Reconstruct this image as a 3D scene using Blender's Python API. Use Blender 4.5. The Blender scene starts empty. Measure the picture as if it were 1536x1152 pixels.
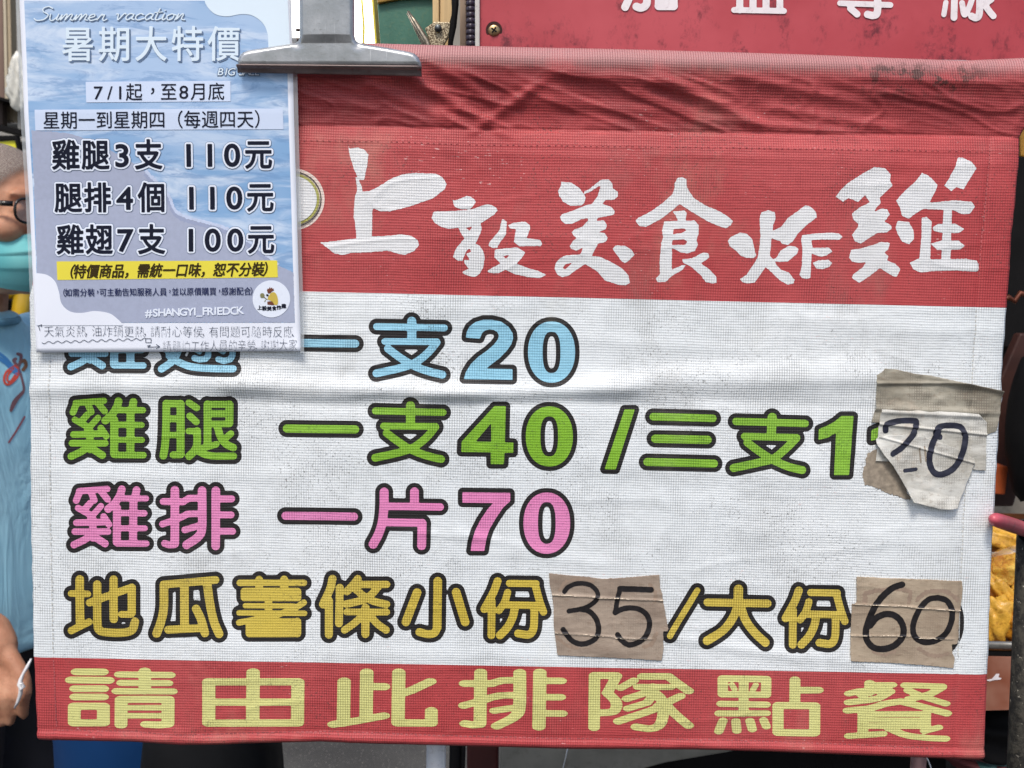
import bpy, bmesh, math, random
import numpy as np
from mathutils import Vector, Matrix

R = math.radians
random.seed(7)
scene = bpy.context.scene
COL = scene.collection

# ------------------------------------------------------------------ camera
FPX = 1568.0                     # focal length in photograph pixels (photo 1536 x 1152)
DIST = 0.80                      # camera to banner, along the axis
CAM_Z = 1.43
PITCH, ROLL = 4.7, 1.25
cam_d = bpy.data.cameras.new('camera')
cam = bpy.data.objects.new('camera', cam_d)
COL.objects.link(cam)
scene.camera = cam
cam_d.sensor_width = 36.0
cam_d.lens = FPX / 1536.0 * 36.0
cam_d.clip_start = 0.02
cam_d.clip_end = 400.0
CAM_LOC = Vector((0.0, -DIST * math.cos(R(PITCH)), CAM_Z))
CAM_ROT = Matrix.Rotation(R(90 - PITCH), 3, 'X') @ Matrix.Rotation(R(ROLL), 3, 'Z')
cam.matrix_world = Matrix.Translation(CAM_LOC) @ CAM_ROT.to_4x4()
cam_d.dof.use_dof = True
cam_d.dof.focus_distance = DIST
cam_d.dof.aperture_fstop = 16.0

# ------------------------------------------------------------------ world, sun, exposure
world = bpy.data.worlds.new('World')
scene.world = world
world.use_nodes = True
wn = world.node_tree
for n in list(wn.nodes):
    wn.nodes.remove(n)
sky = wn.nodes.new('ShaderNodeTexSky')
sky.sky_type = 'NISHITA'
sky.sun_disc = False
SUN_ELEV, SUN_AZ = 56.0, 196.0     # azimuth: compass-like, from +Y towards +X
sky.sun_elevation = R(SUN_ELEV)
sky.sun_rotation = R(SUN_AZ)
sky.air_density = 1.0
sky.dust_density = 3.0
sky.ozone_density = 1.0
bg = wn.nodes.new('ShaderNodeBackground')
bg.inputs['Strength'].default_value = 0.10
wo = wn.nodes.new('ShaderNodeOutputWorld')
wn.links.new(sky.outputs[0], bg.inputs[0])
wn.links.new(bg.outputs[0], wo.inputs[0])

sun_d = bpy.data.lights.new('sun', 'SUN')
sun_d.energy = 1.5
sun_d.angle = R(14)
sun_d.color = (1.0, 0.94, 0.86)
sun = bpy.data.objects.new('sun', sun_d)
COL.objects.link(sun)
_az, _el = R(SUN_AZ), R(SUN_ELEV)
sdir = Vector((math.sin(_az) * math.cos(_el), math.cos(_az) * math.cos(_el), math.sin(_el)))
sun.rotation_euler = (-sdir).to_track_quat('-Z', 'Y').to_euler()
sun.location = (0, -2, 6)

scene.view_settings.view_transform = 'Standard'
scene.view_settings.look = 'None'
scene.view_settings.gamma = 1.0
scene.view_settings.exposure = 0.72
scene.view_settings.use_curve_mapping = False
scene.cycles.max_bounces = 6
scene.cycles.use_denoising = True

# ------------------------------------------------------------------ geometry helpers
_CR = np.array(CAM_ROT)
_CL = np.array(CAM_LOC)

def unp(px, py, Y):
    """photo pixel -> the point of the upright plane y = Y it lies on"""
    px = np.asarray(px, float); py = np.asarray(py, float)
    d = np.stack([(px - 768.0) / FPX, -(py - 576.0) / FPX, -np.ones_like(px)], -1) @ _CR.T
    t = (Y - _CL[1]) / d[..., 1]
    return _CL + d * t[..., None]

def P(px, py, Y):
    return Vector(unp(px, py, Y))

def PG(px, py, z=0.0):
    """photo pixel -> point on the horizontal plane at height z"""
    d = _CR @ np.array([(px - 768.0) / FPX, -(py - 576.0) / FPX, -1.0])
    return Vector(_CL + d * ((z - _CL[2]) / d[2]))

def tag(o, label=None, cat=None, group=None, kind=None):
    if label: o['label'] = label
    if cat: o['category'] = cat
    if group: o['group'] = group
    if kind: o['kind'] = kind
    return o

def link(name, me, mat=None, parent=None, smooth=False):
    o = bpy.data.objects.new(name, me)
    COL.objects.link(o)
    if mat is not None and not me.materials:
        me.materials.append(mat)
    if parent is not None:
        o.parent = parent
    if smooth and len(me.polygons):
        me.polygons.foreach_set('use_smooth', [True] * len(me.polygons))
    return o

def mesh(name, vs, fs, mat=None, parent=None, smooth=False):
    me = bpy.data.meshes.new(name)
    me.from_pydata([tuple(map(float, v)) for v in vs], [], [tuple(map(int, f)) for f in fs])
    me.update()
    return link(name, me, mat, parent, smooth)

def empty(name, loc=(0, 0, 0)):
    o = bpy.data.objects.new(name, None)
    o.empty_display_size = 0.05
    COL.objects.link(o)
    o.location = loc
    return o

def bm_obj(name, bm, mat, parent=None, smooth=False, origin=None):
    me = bpy.data.meshes.new(name)
    if origin is not None:
        bmesh.ops.translate(bm, verts=bm.verts, vec=-Vector(origin))
    bmesh.ops.recalc_face_normals(bm, faces=bm.faces)
    bm.to_mesh(me); bm.free()
    o = link(name, me, mat, parent, smooth)
    if origin is not None:
        o.location = origin
    return o

def add_box(bm, c, s, rot=None, bev=0.0):
    r = bmesh.ops.create_cube(bm, size=1.0)
    vs = r['verts']
    M = Matrix.Translation(Vector(c))
    if rot is not None:
        M = M @ rot.to_4x4()
    M = M @ Matrix.Diagonal((s[0], s[1], s[2], 1))
    bmesh.ops.transform(bm, matrix=M, verts=vs)
    if bev > 0:
        es = list({e for v in vs for e in v.link_edges})
        bmesh.ops.bevel(bm, geom=es, offset=bev, segments=2, profile=0.6, affect='EDGES')
    return bm

def add_tube(bm, pts, rad, seg=12, caps=True):
    """swept round tube through pts; rad a number or one per point"""
    pts = [Vector(p) for p in pts]
    n = len(pts)
    rads = rad if hasattr(rad, '__len__') else [rad] * n
    rings = []
    ref = None
    for i, p in enumerate(pts):
        t = (pts[min(i + 1, n - 1)] - pts[max(i - 1, 0)]).normalized()
        if ref is None:
            ref = t.orthogonal().normalized()
        ref = (ref - t * ref.dot(t)).normalized()
        b = t.cross(ref)
        rings.append([bm.verts.new(p + (ref * math.cos(2 * math.pi * k / seg) + b * math.sin(2 * math.pi * k / seg)) * rads[i]) for k in range(seg)])
    for i in range(n - 1):
        for k in range(seg):
            bm.faces.new((rings[i][k], rings[i][(k + 1) % seg], rings[i + 1][(k + 1) % seg], rings[i + 1][k]))
    if caps:
        bm.faces.new(rings[0][::-1]); bm.faces.new(rings[-1])
    return bm

def tube_obj(name, pts, rad, mat, parent=None, seg=12, origin=None):
    bm = bmesh.new(); add_tube(bm, pts, rad, seg)
    return bm_obj(name, bm, mat, parent, True, origin)

def box_obj(name, c, s, mat, parent=None, bev=0.0, rot=None, origin=None):
    bm = bmesh.new(); add_box(bm, c, s, rot, bev)
    return bm_obj(name, bm, mat, parent, False, origin)

def prism(name, poly, Y, depth, mat, parent=None, bev=0.0):
    """outline given in photo pixels, standing at depth Y, extruded backwards by depth"""
    bm = bmesh.new()
    vs = [bm.verts.new(P(x, y, Y)) for x, y in poly]
    f = bm.faces.new(vs)
    r = bmesh.ops.extrude_face_region(bm, geom=[f])
    bmesh.ops.translate(bm, verts=[g for g in r['geom'] if isinstance(g, bmesh.types.BMVert)], vec=(0, depth, 0))
    if bev > 0:
        bmesh.ops.bevel(bm, geom=list(bm.edges), offset=bev, segments=2, profile=0.6, affect='EDGES')
    return bm_obj(name, bm, mat, parent)

def vnoise(x, y, seed=0):
    """smooth value noise, numpy"""
    rs = np.random.RandomState(seed)
    T = rs.rand(64, 64)
    xi = np.floor(x).astype(int); yi = np.floor(y).astype(int)
    fx = x - xi; fy = y - yi
    fx = fx * fx * (3 - 2 * fx); fy = fy * fy * (3 - 2 * fy)
    a = T[yi % 64, xi % 64]; b = T[yi % 64, (xi + 1) % 64]
    c = T[(yi + 1) % 64, xi % 64]; d = T[(yi + 1) % 64, (xi + 1) % 64]
    return (a * (1 - fx) + b * fx) * (1 - fy) + (c * (1 - fx) + d * fx) * fy - 0.5

# ------------------------------------------------------------------ printed shapes: distance field -> mesh
def seg_dist(X, Y, a, b):
    ax, ay = a; bx, by = b
    dx, dy = bx - ax, by - ay
    L = dx * dx + dy * dy
    t = np.clip(((X - ax) * dx + (Y - ay) * dy) / (L if L > 1e-12 else 1.0), 0, 1)
    return np.hypot(X - ax - t * dx, Y - ay - t * dy)

def catmull(p, n=6):
    p = [np.array(q, float) for q in p]
    if len(p) < 3: return p
    q = [2 * p[0] - p[1]] + p + [2 * p[-1] - p[-2]]
    out = []
    for i in range(1, len(q) - 2):
        for k in range(n):
            t = k / n
            out.append(0.5 * ((2 * q[i]) + (-q[i - 1] + q[i + 1]) * t + (2 * q[i - 1] - 5 * q[i] + 4 * q[i + 1] - q[i + 2]) * t * t + (-q[i - 1] + 3 * q[i] - 3 * q[i + 1] + q[i + 2]) * t ** 3))
    out.append(p[-1])
    return out

def parse(s):
    """'w x,y x,y ...; ...' -> [(w, [(x,y)...])];  leading ~ smooths"""
    out = []
    for part in s.split(';'):
        tk = part.split()
        if not tk: continue
        sm = tk[0].startswith('~')
        w = float(tk[0].lstrip('~'))
        pts = [tuple(map(float, t.split(','))) for t in tk[1:]]
        if sm: pts = [tuple(q) for q in catmull(pts)]
        out.append((w, pts))
    return out

def poly_sdf(X, Y, polys, nonzero=False):
    D = np.full(X.shape, 1e9)
    W = np.zeros(X.shape, int)
    for p in polys:
        n = len(p)
        for i in range(n):
            a, b = p[i], p[(i + 1) % n]
            D = np.minimum(D, seg_dist(X, Y, a, b))
            up = (a[1] <= Y) & (b[1] > Y); dn = (a[1] > Y) & (b[1] <= Y)
            if up.any() or dn.any():
                cr = (b[0] - a[0]) * (Y - a[1]) - (X - a[0]) * (b[1] - a[1])
                if nonzero:
                    W += (up & (cr > 0)).astype(int) - (dn & (cr < 0)).astype(int)
                else:
                    W += ((up & (cr > 0)) | (dn & (cr < 0))).astype(int)
    inside = (W != 0) if nonzero else (W % 2 == 1)
    return np.where(inside, -D, D)

class Glyph:
    """a traced shape: strokes and/or outlines in a local frame, placed at (ox,oy)+p/s in photo pixels"""
    def __init__(self, ox, oy, s, strokes='', polys=None, xs=1.0, jag=0.0, wscale=1.0, nonzero=False, chaikin=0):
        self.st = []
        for w, pts in (parse(strokes) if strokes else []):
            self.st.append((w / s * wscale, [(ox + x / s, oy + y / s) for x, y in pts]))
        self.po = []
        for p in (polys or []):
            q = p
            if isinstance(p, str):
                q = [tuple(map(float, t.split(','))) for t in p.split()]
            for _ in range(chaikin):
                r = []
                for i in range(len(q)):
                    a, b = q[i], q[(i + 1) % len(q)]
                    r += [(a[0] * .8 + b[0] * .2, a[1] * .8 + b[1] * .2), (a[0] * .2 + b[0] * .8, a[1] * .2 + b[1] * .8)]
                q = r
            self.po.append([(ox + x / s, oy + y / s) for x, y in q])
        self.xs, self.jag, self.nz = xs, jag, nonzero
    def moved(self, dx, dy, sc=1.0, about=(0, 0)):
        g = Glyph.__new__(Glyph)
        f = lambda q: (about[0] + (q[0] - about[0]) * sc + dx, about[1] + (q[1] - about[1]) * sc + dy)
        g.st = [(w * sc, [f(q) for q in p]) for w, p in self.st]
        g.po = [[f(q) for q in p] for p in self.po]
        g.xs, g.jag, g.nz = self.xs, self.jag, self.nz
        return g
    def box(self, m):
        a = [q for _, p in self.st for q in p] + [q for p in self.po for q in p]
        x = [q[0] for q in a]; y = [q[1] for q in a]
        mw = max([w for w, _ in self.st] + [0]) * self.xs
        m = m + mw
        return min(x) - m, min(y) - m, max(x) + m, max(y) + m
    def sdf(self, X, Y):
        F = np.full(X.shape, 1e9)
        for w, p in self.st:
            if len(p) == 1: p = [p[0], p[0]]
            d = np.full(X.shape, 1e9)
            for i in range(len(p) - 1):
                d = np.minimum(d, seg_dist(X / self.xs, Y, (p[i][0] / self.xs, p[i][1]), (p[i + 1][0] / self.xs, p[i + 1][1])))
            F = np.minimum(F, d - w)
        if self.po:
            F = np.minimum(F, poly_sdf(X, Y, self.po, self.nz))
        if self.jag:
            F = F + self.jag * (vnoise(X * 0.45, Y * 0.45, 3) + 0.6 * vnoise(X * 1.1, Y * 1.1, 5))
        return F

def march(F, X0, Y0, c):
    """all cells where F < 0, clipped at F = 0: vertices (px,py) and faces"""
    ny, nx = F.shape
    ins = F < 0
    a, b, cc, d = ins[:-1, :-1], ins[:-1, 1:], ins[1:, 1:], ins[1:, :-1]
    cnt = a.astype(int) + b + cc + d
    vid, vs, fs = {}, [], []
    def gv(j, i):
        k = (j, i)
        if k not in vid:
            vid[k] = len(vs); vs.append((X0 + i * c, Y0 + j * c))
        return vid[k]
    def ev(j0, i0, j1, i1):
        if (j1, i1) < (j0, i0): j0, i0, j1, i1 = j1, i1, j0, i0
        k = (j0, i0, j1, i1)
        if k not in vid:
            f0, f1 = F[j0, i0], F[j1, i1]
            t = min(max(f0 / (f0 - f1), 0.02), 0.98)
            vid[k] = len(vs); vs.append((X0 + (i0 + (i1 - i0) * t) * c, Y0 + (j0 + (j1 - j0) * t) * c))
        return vid[k]
    for j, i in zip(*np.nonzero(cnt == 4)):
        fs.append((gv(j, i), gv(j + 1, i), gv(j + 1, i + 1), gv(j, i + 1)))
    for j, i in zip(*np.nonzero((cnt > 0) & (cnt < 4))):
        cs = ((j, i), (j + 1, i), (j + 1, i + 1), (j, i + 1))
        f = []
        for k in range(4):
            p, q = cs[k], cs[(k + 1) % 4]
            if ins[p]: f.append(gv(*p))
            if ins[p] != ins[q]: f.append(ev(*p, *q))
        if len(f) >= 3: fs.append(tuple(f))
    return vs, fs

def shape(glyphs, off=0.0, cell=1.5, each=False, sub=None):
    """union of glyphs grown by off (photo px) -> vertices, faces.  Near-by glyphs are merged on one grid"""
    V, Fc = [], []
    groups = [[g] for g in glyphs] if each else [list(glyphs)]
    for gs in groups:
        bs = [g.box(off + 3 * cell) for g in gs]
        x0 = min(b[0] for b in bs); y0 = min(b[1] for b in bs); x1 = max(b[2] for b in bs); y1 = max(b[3] for b in bs)
        nx = int((x1 - x0) / cell) + 2; ny = int((y1 - y0) / cell) + 2
        Fg = np.full((ny, nx), 1e3)
        for g, b in zip(gs, bs):
            i0 = max(int((b[0] - x0) / cell), 0); i1 = min(int((b[2] - x0) / cell) + 2, nx)
            j0 = max(int((b[1] - y0) / cell), 0); j1 = min(int((b[3] - y0) / cell) + 2, ny)
            X, Y = np.meshgrid(x0 + np.arange(i0, i1) * cell, y0 + np.arange(j0, j1) * cell)
            Fg[j0:j1, i0:i1] = np.minimum(Fg[j0:j1, i0:i1], g.sdf(X, Y) - off)
        v, f = march(Fg, x0, y0, cell)
        o = len(V)
        V += v; Fc += [tuple(k + o for k in q) for q in f]
    return V, Fc

# --- letters taken from Blender's own built-in typeface
_GC = {}
def font_polys(ch):
    if ch in _GC: return _GC[ch]
    c = bpy.data.curves.new('t', 'FONT'); c.body = ch; c.resolution_u = 3
    o = bpy.data.objects.new('t', c); COL.objects.link(o)
    dg = bpy.context.evaluated_depsgraph_get(); dg.update()
    cu = o.evaluated_get(dg).to_curve(dg)
    ps = []
    for s in cu.splines:
        p = []
        if s.type == 'BEZIER':
            B = s.bezier_points; n = len(B)
            for i in range(n):
                a, b = B[i], B[(i + 1) % n]
                p0, p1, p2, p3 = a.co, a.handle_right, b.handle_left, b.co
                straight = ((p1 - p0).cross(p3 - p0).length < 1e-4) and ((p2 - p0).cross(p3 - p0).length < 1e-4)
                for k in range(1 if straight else 5):
                    t = k / 5
                    q = p0 * (1 - t) ** 3 + p1 * 3 * t * (1 - t) ** 2 + p2 * 3 * t * t * (1 - t) + p3 * t ** 3
                    p.append((q.x, -q.y))
        else:
            p = [(q.co.x, -q.co.y) for q in s.points]
        if len(p) > 2: ps.append(p)
    o.to_curve_clear()
    bpy.data.objects.remove(o); bpy.data.curves.remove(c)
    _GC[ch] = ps
    return ps

def text_line(txt, xa, ya, xb, yb, h, mid=False, adv=None, slant=0.0, jit=0.0, wide=1.0, rnd=None):
    """glyphs for txt: cell centres run from (xa,ya) to (xb,yb), h = height of a full-width character, photo px"""
    adv = adv or {}
    ws = []
    for ch in txt:
        if ord(ch) > 0x2e80: ws.append(adv.get(ch, 1.0))
        else: ws.append(adv.get(ch, 0.58))
    tot = sum(ws)
    out = []
    acc = 0.0
    for ch, w in zip(txt, ws):
        t = (acc + w / 2) / tot
        acc += w
        if ch == ' ': continue
        ps = font_polys(ch)
        if not ps: continue
        cx = xa + (xb - xa) * t; cy = ya + (yb - ya) * t
        unit = (xb - xa) / tot
        gx0 = min(q[0] for p in ps for q in p); gx1 = max(q[0] for p in ps for q in p)
        if ord(ch) > 0x2e80:
            mx, sx = 0.5, unit * wide
        else:
            mx, sx = (gx0 + gx1) / 2, h * 1.08
        my = 0.37
        if mid and ch == '，': mx, my = 0.16, 0.02
        a = jit * (random.random() - 0.5)
        jx, jy = jit * 3 * (random.random() - 0.5), jit * 5 * (random.random() - 0.5)
        ca, sa = math.cos(a), math.sin(a)
        ang = math.atan2(yb - ya, xb - xa)
        g = Glyph(0, 0, 1)
        g.nz = True
        for p in ps:
            q = []
            for x, y in p:
                X = (x - mx) * sx; Y = (y + my) * h
                X -= slant * Y
                X, Y = X * ca - Y * sa, X * sa + Y * ca
                q.append((cx + jx + X - Y * math.sin(ang), cy + jy + Y + X * math.sin(ang)))
            g.po.append(q)
        out.append(g)
    return out

# ------------------------------------------------------------------ materials
def S(r, g, b):
    f = lambda c: (c / 12.92 if c <= 0.04045 else ((c + 0.055) / 1.055) ** 2.4)
    return (f(r / 255), f(g / 255), f(b / 255), 1.0)

class NT:
    """small wrapper round a node tree"""
    def __init__(self, name):
        self.m = bpy.data.materials.new(name)
        self.m.use_nodes = True
        self.t = self.m.node_tree
        for n in list(self.t.nodes): self.t.nodes.remove(n)
        self.out = self.n('ShaderNodeOutputMaterial')
        self.b = self.n('ShaderNodeBsdfPrincipled')
        self.t.links.new(self.b.outputs[0], self.out.inputs[0])
        self._co = None
    def n(self, k): return self.t.nodes.new(k)
    def l(self, a, b): self.t.links.new(a, b)
    def put(self, sock, v):
        if hasattr(v, 'is_output'): self.l(v, sock)
        elif hasattr(v, '__len__') and not hasattr(sock.default_value, '__len__'): sock.default_value = v[0]
        elif hasattr(sock.default_value, '__len__') and not hasattr(v, '__len__'): sock.default_value = [v] * len(sock.default_value)
        else: sock.default_value = v
    def co(self):
        if self._co is None: self._co = self.n('ShaderNodeTexCoord').outputs['Object']
        return self._co
    def math(self, op, a, b=None, c=None, clamp=False):
        m = self.n('ShaderNodeMath'); m.operation = op; m.use_clamp = clamp
        self.put(m.inputs[0], a)
        if b is not None: self.put(m.inputs[1], b)
        if c is not None: self.put(m.inputs[2], c)
        return m.outputs[0]
    def mix(self, f, a, b, mode='MIX'):
        m = self.n('ShaderNodeMixRGB'); m.blend_type = mode
        self.put(m.inputs[0], f); self.put(m.inputs[1], a); self.put(m.inputs[2], b)
        return m.outputs[0]
    def noise(self, scale, detail=3.0, rough=0.55, sxyz=None, off=(0, 0, 0), dist=0.0):
        v = self.co()
        if sxyz or any(off):
            mp = self.n('ShaderNodeMapping'); self.l(v, mp.inputs[0])
            mp.inputs['Scale'].default_value = sxyz or (1, 1, 1)
            mp.inputs['Location'].default_value = off
            v = mp.outputs[0]
        t = self.n('ShaderNodeTexNoise'); self.l(v, t.inputs['Vector'])
        t.inputs['Scale'].default_value = scale; t.inputs['Detail'].default_value = detail
        t.inputs['Roughness'].default_value = rough; t.inputs['Distortion'].default_value = dist
        return t.outputs['Fac']
    def ramp(self, v, lo, hi, a=0.0, b=1.0):
        m = self.n('ShaderNodeMapRange'); m.interpolation_type = 'SMOOTHSTEP'
        self.put(m.inputs[0], v)
        m.inputs[1].default_value = lo; m.inputs[2].default_value = hi
        m.inputs[3].default_value = a; m.inputs[4].default_value = b
        return m.outputs[0]
    def sep(self):
        s = self.n('ShaderNodeSeparateXYZ'); self.l(self.co(), s.inputs[0]); return s.outputs
    def bump(self, h, strength=0.3, dist=0.001):
        b = self.n('ShaderNodeBump'); b.inputs['Strength'].default_value = strength; b.inputs['Distance'].default_value = dist
        self.put(b.inputs['Height'], h)
        self.l(b.outputs[0], self.b.inputs['Normal'])
    def set(self, **k):
        for a, v in k.items():
            self.put(self.b.inputs[{'color': 'Base Color', 'rough': 'Roughness', 'metal': 'Metallic', 'coat': 'Coat Weight', 'coatr': 'Coat Roughness', 'spec': 'Specular IOR Level', 'trans': 'Transmission Weight', 'alpha': 'Alpha', 'sss': 'Subsurface Weight', 'emit': 'Emission Color', 'estr': 'Emission Strength', 'sheen': 'Sheen Weight'}[a]], v)
        return self.m

def M(name, col, rough=0.6, metal=0.0, var=0.18, scale=30.0, bump=0.0, bscale=None, spec=0.5, dirt=None, dirtamt=0.5, coat=0.0, stretch=None):
    t = NT(name)
    c = col
    f = t.noise(scale, 4, 0.6, sxyz=stretch)
    dk = tuple(x * (1 - var) for x in col[:3]) + (1,)
    lt = tuple(min(x * (1 + var), 1) for x in col[:3]) + (1,)
    c = t.mix(t.ramp(f, 0.3, 0.7), dk, lt)
    if dirt is not None:
        c = t.mix(t.math('MULTIPLY', t.ramp(t.noise(scale * 2.7, 5, 0.7, off=(3.1, 1.7, 0.3)), 0.52, 0.72), dirtamt), c, dirt)
    t.set(color=c, rough=t.ramp(f, 0.2, 0.8, max(rough - 0.08, 0.02), min(rough + 0.08, 1)), metal=metal, spec=spec, coat=coat)
    if bump:
        t.bump(t.noise(bscale or scale * 4, 4, 0.6, sxyz=stretch), bump, 0.002)
    return t.m
# ================================================================== THE MENU BANNER
def lineY(px, pts):
    xs = [p[0] for p in pts]; ys = [p[1] for p in pts]
    return np.interp(px, xs, ys)

TOP = [(380, 58), (560, 62), (700, 66), (900, 70), (1200, 78), (1450, 88), (1500, 86), (1560, 83)]
BOT = [(40, 1111), (130, 1113), (200, 1114), (270, 1119), (390, 1116), (480, 1113), (640, 1119), (860, 1125), (1080, 1126), (1300, 1135), (1480, 1142), (1560, 1144)]
LEFT = [(60, 38), (230, 46), (415, 50), (445, 44), (527, 45), (600, 44), (750, 45), (985, 50), (1110, 56), (1200, 58)]       # (py, px)
RIGHT = [(60, 1552), (190, 1543), (205, 1534), (350, 1519), (462, 1511), (570, 1504), (598, 1505), (612, 1501), (700, 1496), (800, 1490), (1010, 1482), (1140, 1478), (1200, 1476)]
SEAM = [(0, 176), (440, 186), (560, 187), (720, 192), (900, 194), (1300, 200), (1560, 203)]

def ridge(x, y, x0, y0, x1, y1, w, a, fade=60.0):
    """a soft crease of height a (mm) and half-width w (px) along a segment; one side steeper"""
    dx, dy = x1 - x0, y1 - y0
    L = math.hypot(dx, dy)
    s = ((x - x0) * dx + (y - y0) * dy) / L
    d = ((x - x0) * -dy + (y - y0) * dx) / L
    end = np.clip(np.minimum(s, L - s) / fade + 1, 0, 1)
    end = end * end * (3 - 2 * end)
    return a * np.exp(-(d / w) ** 2) * end

def height(x, y):
    """how far the cloth stands towards the viewer, in mm, at a photo pixel"""
    x = np.asarray(x, float); y = np.asarray(y, float)
    top = lineY(x, TOP); bot = lineY(x, BOT); seam = lineY(x, SEAM)
    h = 0.7 * vnoise(x / 170, y / 90, 1) * 2 + 0.5 * vnoise(x / 60 + 9, y / 36, 2) + 0.16 * vnoise(x / 22, y / 16, 4)
    # sleeve over the rod
    t = np.clip((y - top) / 38.0, 0, 1)
    h = h + 7.0 * (np.sqrt(np.clip(1 - (1 - t) ** 2, 0, 1)) - 1) + 3.2 * np.exp(-((y - top - 34) / 30.0) ** 2)
    # the sleeve falls back below the rod, tucks into the seam and the cloth comes forward again
    d = y - seam
    q = np.clip((y - top - 30) / np.maximum(seam - top - 34, 1), 0, 1)
    q = q * q * (3 - 2 * q)
    h = h - np.where(d < 0, 4.4 * q, 4.4 * np.exp(-np.maximum(d, 0) / 26.0)) - 1.0 * np.exp(-((d - 1) / 2.2) ** 2)
    # crumples: thin pinched folds running aslant in the sleeve, faint ones elsewhere
    inS = np.clip((y - top - 26) / 20, 0, 1) * np.clip((-d) / 6 + 1, 0, 1)
    u = x * .94 + y * .55; v = y * .9 - x * .30
    n = vnoise(u / 85 + .6 * vnoise(x / 60, y / 40, 13), v / 24, 12)
    h = h + inS * 1.2 * np.clip(1 - np.abs(n) * 7, 0, 1) ** 1.5
    n = vnoise(u / 40 + 3, v / 13, 14)
    h = h + inS * .5 * np.clip(1 - np.abs(n) * 6, 0, 1) ** 1.5
    n = vnoise(x / 210 + vnoise(x / 90, y / 70, 15), y / 46 + x / 900, 16)
    h = h + (1 - inS) * np.clip(d / 30, 0, 1) * .38 * np.clip(1 - np.abs(n) * 9, 0, 1) ** 1.5 * np.clip(vnoise(x / 150, y / 120, 17) * 4 + .4, 0, 1)
    h = h + 0.35 * np.exp(-((d - 24) / 3.0) ** 2)
    for r in (
        # drag creases in the red sleeve
        (600, 108, 735, 186, 8, 2.5), (655, 100, 735, 150, 8, 2.0), (560, 130, 690, 186, 8, 1.5), (735, 178, 790, 140, 7, 1.9), (490, 150, 640, 178, 8, 1.2), (690, 110, 860, 150, 9, 1.2),
        (860, 112, 1010, 128, 9, 2.2), (1010, 128, 1120, 176, 9, 2.7), (960, 140, 1040, 172, 8, 1.8), (780, 150, 960, 165, 9, 1.5),
        (1120, 120, 1270, 150, 8, 1.5), (1180, 165, 1330, 188, 7, 1.3), (1300, 118, 1480, 126, 7, 1.4), (1100, 180, 1250, 196, 6, 1.4), (1340, 140, 1500, 160, 8, 1.2),
        # below the seam
        (1000, 232, 1330, 240, 8, .6), (620, 222, 900, 236, 7, .4), (1180, 222, 1300, 228, 7, .6), (1320, 250, 1500, 246, 8, .5),
        # the long fold across the white field
        (70, 583, 380, 574, 15, 2.4), (360, 580, 700, 588, 14, 3.3), (660, 590, 930, 583, 13, 2.9), (900, 577, 1300, 566, 17, 2.6), (380, 601, 560, 612, 8, -.8), (840, 600, 1010, 612, 9, -.8), (560, 600, 800, 606, 7, -.8),
        (1000, 560, 1290, 545, 12, .9), (300, 560, 420, 566, 12, .7), (60, 560, 140, 566, 14, .6), (880, 510, 1100, 524, 10, .4), (1060, 600, 1300, 612, 9, -.6),
        (600, 796, 700, 806, 6, .7), (700, 800, 790, 822, 7, .6), (760, 830, 900, 846, 8, .5), (900, 700, 1250, 716, 14, .5), (160, 716, 420, 712, 12, .5),
        (1000, 955, 1180, 985, 8, .8), (1180, 978, 1340, 1003, 8, .5), (520, 980, 800, 985, 9, .4), (860, 742, 1180, 765, 16, .45), (1100, 790, 1420, 812, 18, .5),
        (520, 470, 760, 462, 12, .5), (1180, 480, 1480, 500, 14, .6),
        (260, 1100, 330, 1116, 10, 1.0), (470, 1112, 560, 1118, 9, .9), (1060, 1118, 1110, 1128, 8, .9)):
        h = h + ridge(x, y, *r)
    # hems
    db = bot - y
    h = h + 1.5 * np.exp(-((db - 8) / 6.0) ** 2) - 0.8 * np.exp(-((db - 17) / 2.4) ** 2)
    db2 = np.clip(1 - db / 7.0, 0, 1)
    h = h - 2.2 * db2 * db2
    rt = np.interp(y, [p[0] for p in RIGHT], [p[1] for p in RIGHT]); lf = np.interp(y, [p[0] for p in LEFT], [p[1] for p in LEFT])
    below = np.clip((y - seam) / 6, 0, 1)
    h = h - below * 0.8 * np.exp(-((rt - x - 46) / 3.0) ** 2) - below * 0.5 * np.exp(-((x - lf - 30) / 2.6) ** 2)
    # the edges curl back a little
    h = h - 1.6 * np.clip(1 - (rt - x) / 16.0, 0, 1) ** 2 - 1.0 * np.clip(1 - (x - lf) / 14.0, 0, 1) ** 2
    return h

def on_banner(px, py, lift=0.0):
    """photo pixels -> points on the cloth, lifted by lift metres"""
    px = np.asarray(px, float); py = np.asarray(py, float)
    p = unp(px, py, 0.0)
    p[..., 1] -= height(px, py) * 0.001 + lift
    return p

def print_on(name, glyphs, mat, parent, off=0.0, cell=1.6, lift=0.0003, each=False, surf=None):
    v, f = shape(glyphs, off, cell, each)
    a = np.array(v)
    p = (surf or on_banner)(a[:, 0], a[:, 1], lift)
    me = bpy.data.meshes.new(name)
    me.from_pydata(p.tolist(), [], f)
    me.update()
    return link(name, me, mat, parent, True)

# ---- cloth materials: coated mesh fabric, its threads, its dirt
def zline(t, p, q):
    a, b = P(*p, 0.0), P(*q, 0.0)
    k = (b.z - a.z) / (b.x - a.x)
    s = t.sep()
    return t.math('SUBTRACT', s['Z'], t.math('MULTIPLY_ADD', s['X'], k, a.z - k * a.x))    # > 0 above the line

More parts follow.
